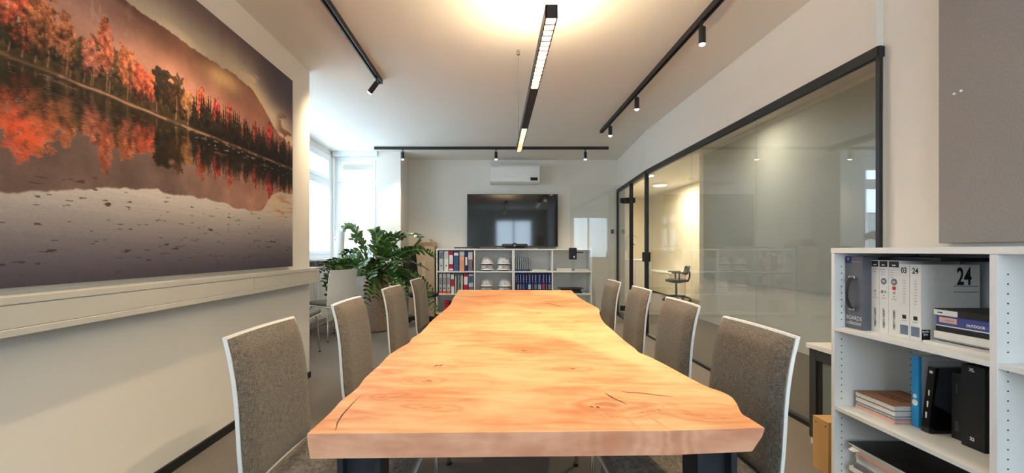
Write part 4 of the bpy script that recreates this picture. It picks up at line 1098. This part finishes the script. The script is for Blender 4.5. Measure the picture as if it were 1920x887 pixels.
B('blue_spine', SKYB, r, 1.7985, 1.80, 1.925, 1.957, Z2, .70); B('blue_edge', SKYB, r, 1.80, 1.812, 1.9243, 1.925, Z2, .70)
MB().tube([(1.7975, 1.941, .50), (1.7985, 1.941, .50)], .013, 20).build('white_disc', INKW, r); MB().tube([(1.7975, 1.941, .528), (1.7985, 1.941, .528)], .009, 20).build('white_disc', INKW, r)
for q in range(9): B('print_line', INKG, r, 1.84, 2.0, 1.9243, 1.925, .675-q*.008, .677-q*.008)
r = thing('brochure_holder', 'glossy black brochure holder leaning back in the middle compartment', 'brochure', (1.782, 1.89, Z2))
pr = [(0, 0), (.165, 0), (.17, .03), (.02, .10), (.02, .10), (.19, .265), (.014, .27)]
def yprism(poly, y0, y1): 
    k = len(poly); return MB().add([(x, y0, z) for x, z in poly]+[(x, y1, z) for x, z in poly], [list(range(k)), list(range(k, 2*k))[::-1]]+[(i, (i+1) % k, k+(i+1) % k, k+i) for i in range(k)])
sh = math.tan(.105)
yprism([(-.002, .004), (.012, 0), (.16, 0), (.155, .045), (.02, .12), (.012+sh*.27, .268), (sh*.27, .27)], -.028, .005).build('front_pocket', BLKG, r, False)
yprism([(.013, .125), (.19, .03), (.19, .27), (.013+sh*.27, .268)], -.018, .0).build('inserted_sheet', mat('dark_grey_glossy_sheet', c(60, 62, 66), .2), r, False)
B('white_mark', INKW, r, .0255, .028, -.018, -.004, .225, .255, 0, False)
for q in range(3): B('white_mark', INKW, r, .003+q*.006, .006+q*.006, -.014, -.010, .06+q*.045, .085+q*.045, 0, False)
r = bk('folder', 'slim black folder left of the tall black XL binder', 'folder', 1.842, 2.03, 1.785, 1.829, Z2, .660, BLKM, pages=MGREY)
B('emblem', DGREY, r, 1.8408, 1.842, 1.800, 1.815, .43, .47); B('emblem', DGREY, r, 1.8408, 1.842, 1.804, 1.811, .58, .62)
r = bk('folder', 'tall black binder marked XL and 22 beside the shelf divider', 'folder', 1.815, 2.04, 1.679, 1.764, Z2, .712, BLKM, pages=BLKM)
text('lettering', 'XL', .017, (1.8138, 1.735, .690), FX_, INKW, r, bold=.0006); text('lettering', '22', .017, (1.8138, 1.732, .428), FX_, INKW, r, bold=.0006)
# lowest compartment
rg = random.Random(3)
z = .0455; GM = 'magazines piled in the lowest compartment'
nm = ['bottom', 'second', 'third', 'fourth', 'fifth', 'sixth', 'seventh', 'eighth', 'topmost']
for i in range(9):
    h = .02; dx = rg.uniform(-.012, .014); dy = rg.uniform(-.02, .012)
    r = lying('pale glossy magazine, %s in the pile of the lowest compartment' % nm[i], 1.700+dx, 1.93+dx, 1.80, 2.155+dy, z, z+h, [PAPER, LGREY, PINK, PAPER, MGREY][i % 5], PAPERE, group=GM, name='magazine', t=.0015)
    z += h+.0004
r = thing('portfolio', 'black portfolio with pale edges on the magazine pile below', 'portfolio', (1.82, 1.95, z))
B('board', PAPER, r, 1.69, 1.98, 1.66, 2.165, z, z+.007); B('cover', BLKG, r, 1.688, 1.98, 1.66, 2.168, z+.007, z+.010)
MB().add([(1.686, 2.14, z-.004), (1.686, 2.09, z-.006), (1.66, 2.10, z-.012), (1.66, 2.13, z-.012)], [(0, 1, 2, 3)]).build('paper_tab', PAPER, r)

# small cabinet, crate, acoustic panel
r = thing('side_cabinet', 'slim dark cabinet with white top beside the right bookshelf', 'cabinet', (1.96, 2.5, 0))
B('top', WHITES, r, 1.872, 2.035, 2.27, 2.73, .57, .597, .002)
MB().box(1.885, 2.03, 2.28, 2.33, .04, .57).box(1.885, 2.03, 2.665, 2.72, .04, .57).box(1.885, 2.03, 2.33, 2.665, .505, .57).box(1.885, 2.03, 2.33, 2.665, .04, .10).build('body', DGREY, r, bevel=.002)
B('pane', mat('grey_green_panel', c(120, 132, 130), .15, var=.05, scale=4), r, 1.90, 1.906, 2.33, 2.665, .10, .505)
B('pane_frame', BLKM, r, 1.895, 1.90, 2.63, 2.665, .10, .505)
for y in (2.31, 2.70): B('foot', WHITEP, r, 1.89, 1.92, y-.02, y+.012, 0, .04, .002)
r = thing('wooden_crate', 'pale wooden crate on the floor beside the right bookshelf', 'crate', (1.78, 2.37, 0))
MB().box(1.70, 1.715, 2.312, 2.425, 0, .26).build('side_board', PINEW, r, bevel=.001); MB().box(1.845, 1.86, 2.312, 2.425, 0, .26).build('side_board', PINEW, r, bevel=.001)
B('top_board', PINEW, r, 1.70, 1.86, 2.312, 2.425, .2602, .272, .001); B('back_board', PINEW, r, 1.7152, 1.8448, 2.41, 2.425, .012, .26); B('bottom_board', PINEW, r, 1.7152, 1.8448, 2.314, 2.41, 0, .012)
for y in (2.33, 2.40): MB().tube([(1.6992, y, .245), (1.7002, y, .245)], .004, 10).build('screw', BLKM, r)
FELT = mat('grey_felt', c(148, 143, 140), .95, var=.08, scale=120, bump=.3, bscale=600)
r = thing('acoustic_panel', 'large grey felt acoustic panel on the right wall', 'panel', (2.07, 1.3, 1.184))
B('felt_face', FELT, r, 2.045, 2.0895, .55, 2.09, 1.184, 2.62, .003)
for y, q in ((2.017, 1.848), (1.987, 1.851)):
    MB().tube([(2.040, y, q), (2.0449, y, q)], [.0045, .0055], 14).build('pin', WHITEP, r)

# ------------------------------------------------------------------ bay: plant, roll, boxes, office chair
rg = random.Random(11)
PX, PY, PZ = -1.70, 6.50, .76
r = thing('potted_zz_plant', 'large leafy green plant in a tall woven planter by the window', 'plant', (PX, PY, 0))
POT = mat('woven_tan_planter', c(176, 146, 122), .8, var=.4, scale=90, bump=.8, bscale=120)
MB().lathe([(.135, 0), (.155, .02), (.172, .3), (.180, .6), (.178, PZ-.01), (.172, PZ), (.155, PZ), (.155, PZ-.06)], 32).build('planter', POT, r, False, smooth=True)
MB().lathe([(.154, PZ-.08), (.154, PZ-.061), (.05, PZ-.055)], 20).build('soil', mat('dark_soil', c(52, 40, 32), .95, var=.4, scale=60, bump=.5), r, False)
lm = MB()
prof = [(0, .04), (.14, .30), (.36, .46), (.62, .44), (.85, .25), (1, 0)]
vs = [(t_, 0, .0) for t_, q in prof]; vs += [(t_, q*.5, .05*q) for t_, q in prof[1:-1]]; vs += [(t_, -q*.5, .05*q) for t_, q in prof[1:-1]]
vs = [(x, y, zz-.10*x*x) for x, y, zz in vs]
fs = [(0, 1, 6), (1, 2, 7, 6), (2, 3, 8, 7), (3, 4, 9, 8), (4, 5, 9), (0, 10, 1), (1, 10, 11, 2), (2, 11, 12, 3), (3, 12, 13, 4), (4, 13, 5)]
lm.add(vs, fs); proto_leaf = lm.build('leaf', LEAF, r, False, smooth=True); leaf_me = proto_leaf.data; bpy.data.objects.remove(proto_leaf)
leaf_me2 = leaf_me.copy(); leaf_me2.materials[0] = mat('zz_pale_leaf_green', c(108, 140, 58), .3, var=.35, scale=9, spec=.6)  # paler green for a random share of the leaves
def pw(px, py, y): return Vector(((px-VX)*y/F, y, H-(py-VY)*y/F))
tips = [(643,430,6.45,.5),(663,450,6.3,.3),(700,436,6.5,.2),(716,437,6.6,.2),(742,448,6.4,.2),(757,446,6.7,.3),(603,498,6.6,.55),(606,530,6.55,.6),(622,550,6.6,.7),(640,478,6.5,.4),(668,476,6.2,.3),(690,470,6.0,.2),
        (734,462,5.9,.2),(752,470,5.8,.3),(790,446,6.2,.45),(816,480,6.0,.6),(800,504,5.9,.55),(812,545,5.8,.75),(778,520,5.7,.5),(700,520,5.7,.4),(686,572,5.8,.85),(704,560,5.6,.8),(742,545,5.6,.6),(722,490,5.6,.3),
        (656,515,6.0,.6),(760,560,5.7,.8),(820,585,5.9,.9),(630,505,6.7,.6),(728,595,5.6,.95),(770,480,6.4,.3),(712,468,6.2,.1),(612,518,6.6,.5),(622,506,6.65,.45),(598,510,6.6,.5),(634,492,6.6,.4),(610,540,6.6,.6),(622,530,6.65,.6),(616,556,6.6,.75),(680,500,5.8,.4),(745,505,5.75,.4)]
leaves = []
for i, (tx, ty, dy, droop) in enumerate(tips):
    T = pw(tx, ty, dy); an = rg.uniform(0, 2*PI); B0 = Vector((PX+.08*math.cos(an), PY+.08*math.sin(an), PZ-.04))
    top_z = max(T.z, PZ)+.10+.30*droop
    Cc = Vector((B0.x*.55+T.x*.45, B0.y*.55+T.y*.45, top_z))
    pts = [B0*(1-t_)**2+Cc*2*t_*(1-t_)+T*t_*t_ for t_ in [k/14 for k in range(15)]]
    MB().tube(pts, [.011-.0075*k/14 for k in range(15)], 6).build('stem', STEMM, r, smooth=True)
    length = sum((pts[k+1]-pts[k]).length for k in range(14))
    n = max(6, int(length/.060)); roll = rg.choice((-1, 1))*rg.uniform(.2, 1.3)
    for k in range(n):
        t_ = .26+.74*(k+.5)/n
        p = B0*(1-t_)**2+Cc*2*t_*(1-t_)+T*t_*t_; d = ((Cc-B0)*(1-t_)+(T-Cc)*t_).normalized()
        side = d.cross(Vector((0, 0, 1)))
        side = side.normalized() if side.length > .05 else Vector((1, 0, 0))
        upv = side.cross(d).normalized()
        side, upv = side*math.cos(roll)+upv*math.sin(roll), upv*math.cos(roll)-side*math.sin(roll)
        for sg in (-1, 1):
            L_ = rg.uniform(.085, .118)*(1-.3*max(0, t_-.8)/.2)
            xd = (side*sg*1.0+d*rg.uniform(.45, .8)+upv*rg.uniform(-.1, .35)).normalized()
            zd = (upv+side*rg.uniform(-.6, .6)+d*rg.uniform(-.4, .4)); yd = zd.cross(xd).normalized(); zd = xd.cross(yd)
            M_ = Matrix((xd*L_, yd*L_*.95, zd*L_)).transposed().to_4x4(); M_.translation = p-Vector((PX, PY, 0))
            leaves.append((L_/p.y, M_))
leaves.sort(key=lambda q: -q[0])
for s_, M_ in leaves[:300]:
    o = bpy.data.objects.new('leaf', leaf_me if rg.random() > .3 else leaf_me2); C.objects.link(o); o.parent = r; o.matrix_local = M_
if len(leaves) > 300:
    rest = MB()
    base = [Vector(v.co) for v in leaf_me.vertices]; pf = [tuple(p.vertices) for p in leaf_me.polygons]
    for s_, M_ in leaves[300:]: rest.add([M_ @ v for v in base], pf)
    o = rest.build('small_leaves', LEAF, r, False, smooth=True); o['kind'] = 'stuff'

r = thing('paper_roll', 'thick white paper roll standing upright by the bay window', 'paper roll', (-2.32, 6.68, 0))
M_ = Matrix.Rotation(.03, 4, 'Y')
MB().lathe([(.055, 0), (.062, .002), (.062, 1.43), (.055, 1.432), (.03, 1.42)], 28).xform(M_).build('rolled_paper', WHITEP, r, False, smooth=True)
MB().lathe([(.028, 1.405), (.030, 1.44), (.024, 1.44)], 20).xform(M_).build('core', CARD, r, False)
r = thing('paper_roll', 'slim roll of drawings with red edge behind the white roll', 'paper roll', (-2.37, 6.80, 0))
MB().lathe([(.028, 0), (.03, .002), (.03, 1.36), (.026, 1.362)], 18).build('rolled_paper', PAPER, r, False, smooth=True)
MB().lathe([(.0305, 1.30), (.0305, 1.33)], 18).build('red_band', REDD, r, False)
# radiator under the bay window with papers pinned on it
r = thing('radiator', 'white panel radiator under the bay side window', 'radiator', (-2.62, 5.6, .12))
B('panel', WHITEP, r, -2.64, -2.60, 4.6, 7.2, .12, .93, .006)
for i in range(26): B('rib', WHITEP, r, -2.60, -2.592, 4.62+i*.1, 4.69+i*.1, .15, .90, .002)
B('pipe', CHROME, r, -2.63, -2.61, 7.10, 7.12, 0, .12)
for i, (y, z, lab, m_) in enumerate(((6.55, .90, 'small pinned photo on the radiator nearest the duct end', SLATE), (6.95, .84, 'small pinned photo on the radiator nearest the paper roll', MGREY))):
    r = thing('photo_card', lab, 'card', (-2.58, y, z)); B('card', PAPER, r, -2.591, -2.588, y, y+.16, z, z+.13); B('picture', m_, r, -2.588, -2.5875, y+.02, y+.14, z+.02, z+.11)
# boxes
r = thing('cardboard_box', 'tall closed cardboard box left of the far bookshelf', 'box', (-1.2, 7.9, 0))
B('carton', CARD, r, -1.40, -1.03, 7.72, 8.10, 0, .985, .003); B('tape', mat('packing_tape', c(206, 180, 146), .35), r, -1.24, -1.19, 7.7185, 7.72, 0, .985)
r = thing('cardboard_box', 'small open cardboard box with raised flaps on the tall box', 'box', (-1.2, 7.9, .986))
MB().box(-1.40, -1.395, 7.72, 8.10, .986, 1.225).box(-1.035, -1.03, 7.72, 8.10, .986, 1.225).box(-1.395, -1.035, 7.72, 7.725, .986, 1.225).box(-1.395, -1.035, 8.095, 8.10, .986, 1.225).box(-1.395, -1.035, 7.725, 8.095, .986, .992).build('carton', CARD, r)
def quad(name, m_, q, par, t=.005):
    nrm = (Vector(q[1])-Vector(q[0])).cross(Vector(q[3])-Vector(q[0])).normalized()*t
    MB().add(list(q)+[tuple(Vector(p)+nrm) for p in q], [(3, 2, 1, 0), (4, 5, 6, 7), (0, 1, 5, 4), (1, 2, 6, 5), (2, 3, 7, 6), (3, 0, 4, 7)]).build(name, m_, par)
quad('flap', CARDD, [(-1.40, 7.74, 1.226), (-1.40, 8.08, 1.226), (-1.30, 8.07, 1.345), (-1.30, 7.75, 1.345)], r)
quad('flap', CARD, [(-1.035, 7.74, 1.226), (-1.035, 8.08, 1.226), (-1.13, 8.07, 1.345), (-1.13, 7.75, 1.345)], r)
quad('flap', CARD, [(-1.39, 8.10, 1.226), (-1.04, 8.10, 1.226), (-1.05, 8.13, 1.30), (-1.38, 8.13, 1.30)], r)
# office chairs
def office_chair(label, loc, rz, m_, arms=True, back=True, low=False):
    r = thing('office_chair', label, 'office chair', loc, rz)
    MB().lathe([(.02, .40), (.14, .42), (.225, .44), (.245, .465), (.24, .49), (.18, .505), (.02, .505)], 28, sx=1.0, sy=1.02).build('seat', m_, r, False, smooth=True)
    if back:
        vs = []; fs = []
        for side in (0, 1):
            for i in range(9):
                zz = .60+(.20 if low else .62)*i/8
                hw_ = .22*(1-abs((i-4)/4.6)**4)
                for k in range(9):
                    s = -1+k/4; x = -.235-.03*math.sin(i/8*PI)-.06*(i/8)**2-.0+.05*s*s+(.035 if side else 0); vs.append((x, s*hw_, zz))
        for i in range(8):
            for k in range(8):
                a = i*9+k; fs += [(a, a+1, a+10, a+9), (81+a, 81+a+9, 81+a+10, 81+a+1)]
        for i in range(8):
            for k in (0, 8): a = i*9+k; fs.append((a, a+9, 81+a+9, 81+a))
        for k in range(8):
            for i in (0, 8): a = i*9+k; fs.append((a, 81+a, 81+a+1, a+1))
        MB().add(vs, fs).build('backrest', m_, r, False, smooth=True)
        MB().tube([(-.10, 0, .43), (-.25, 0, .45), (-.285, 0, .55), (-.285, 0, .68 if low else .80)], .018, 8).build('back_bar', BLKM, r, False, smooth=True)
    MB().tube([(0, 0, .10), (0, 0, .43)], [.028, .02], 12).build('gas_column', BLKM, r, False)
    for k in range(5):
        an = k*2*PI/5+.3; e = (.30*math.cos(an), .30*math.sin(an))
        ft = MB().tube([(0, 0, .115), (e[0]*.6, e[1]*.6, .10), (e[0], e[1], .075)], [.028, .022, .016], 8).build('base_arm', BLKM, r, False, smooth=True)
        MB().tube([(e[0]-.02*math.sin(an), e[1]+.02*math.cos(an), .03), (e[0]+.02*math.sin(an), e[1]-.02*math.cos(an), .03)], .03, 14).build('caster', BLKM, ft, False)
    if arms:
        for s in (-1, 1):
            MB().tube([(-.02, s*.2, .43), (-.02, s*.29, .45), (-.02, s*.30, .64)], .016, 8).build('arm_post', BLKM, r, False, smooth=True)
            MB().box(-.14, .14, s*.30-.035, s*.30+.035, .64, .67).build('arm_pad', BLKM, r, False, bevel=.01)
    return r
office_chair('black office chair half hidden behind the plant', (-1.12, 7.05, 0), -.25, BLKM, arms=False)

# ------------------------------------------------------------------ office beyond the glass
r = thing('sideboard', 'low cream sideboard at the back wall of the neighbouring office', 'sideboard', (4.55, 12.4, 0))
B('carcass', BEIGE, r, 4.36, 4.74, 11.3, 13.6, .04, .56, .003); B('top', WHITES, r, 4.34, 4.745, 11.28, 13.62, .56, .60, .003); B('plinth', BLKM, r, 4.40, 4.74, 11.34, 13.56, 0, .04)
for i in range(3):
    dd = B('cabinet_door', BEIGE, r, 4.342, 4.3598, 11.32+i*.76, 12.06+i*.76, .05, .55, .001); B('knob', CHROME, dd, 4.33, 4.342, 12.0+i*.76, 12.015+i*.76, .4, .415)
office_chair('dark office chair with armrests in the neighbouring office', (4.16, 10.4, 0), 2.9, DGREY, low=True)
r = thing('low_cabinet', 'white low cabinet in the neighbouring office beyond the doorway', 'cabinet', (2.83, 9.9, 0))
B('carcass', WHITES, r, 2.32, 3.35, 9.7, 10.1, .03, .93, .002); B('top', WHITES, r, 2.31, 3.36, 9.68, 10.11, .93, .96, .002)
for a, b in ((2.325, 2.66), (2.665, 3.0), (3.005, 3.345)): 
    dd = B('cabinet_door', WHITES, r, a, b, 9.682, 9.6998, .05, .92, .001); B('knob', CHROME, dd, b-.05, b-.035, 9.672, 9.682, .6, .615)
r = thing('potted_plant', 'small leafy plant on the low cabinet beyond the doorway', 'plant', (2.78, 9.88, .96))
MB().lathe([(.07, 0), (.085, .14), (.08, .14)], 20).build('pot', WHITEP, r, False)
for i in range(14):
    an = rg.uniform(0, 2*PI); hh = rg.uniform(.25, .55); rr = rg.uniform(.08, .22)
    p0 = Vector((.03*math.cos(an), .03*math.sin(an), .13)); p1 = Vector((rr*math.cos(an), rr*math.sin(an), hh))
    MB().tube([p0, (p0+p1)/2+Vector((0, 0, .05)), p1], .005, 5).build('stem', STEMM, r, False)
    for q in range(2):
        o = bpy.data.objects.new('leaf', leaf_me); C.objects.link(o); o.parent = r
        o.matrix_local = Matrix.Translation(p1*(1-.25*q)) @ Matrix.Rotation(an+rg.uniform(-.8, .8)+q, 4, 'Z') @ Matrix.Rotation(rg.uniform(-.6, .5), 4, 'Y') @ Matrix.Diagonal((.16, .16, .16, 1))
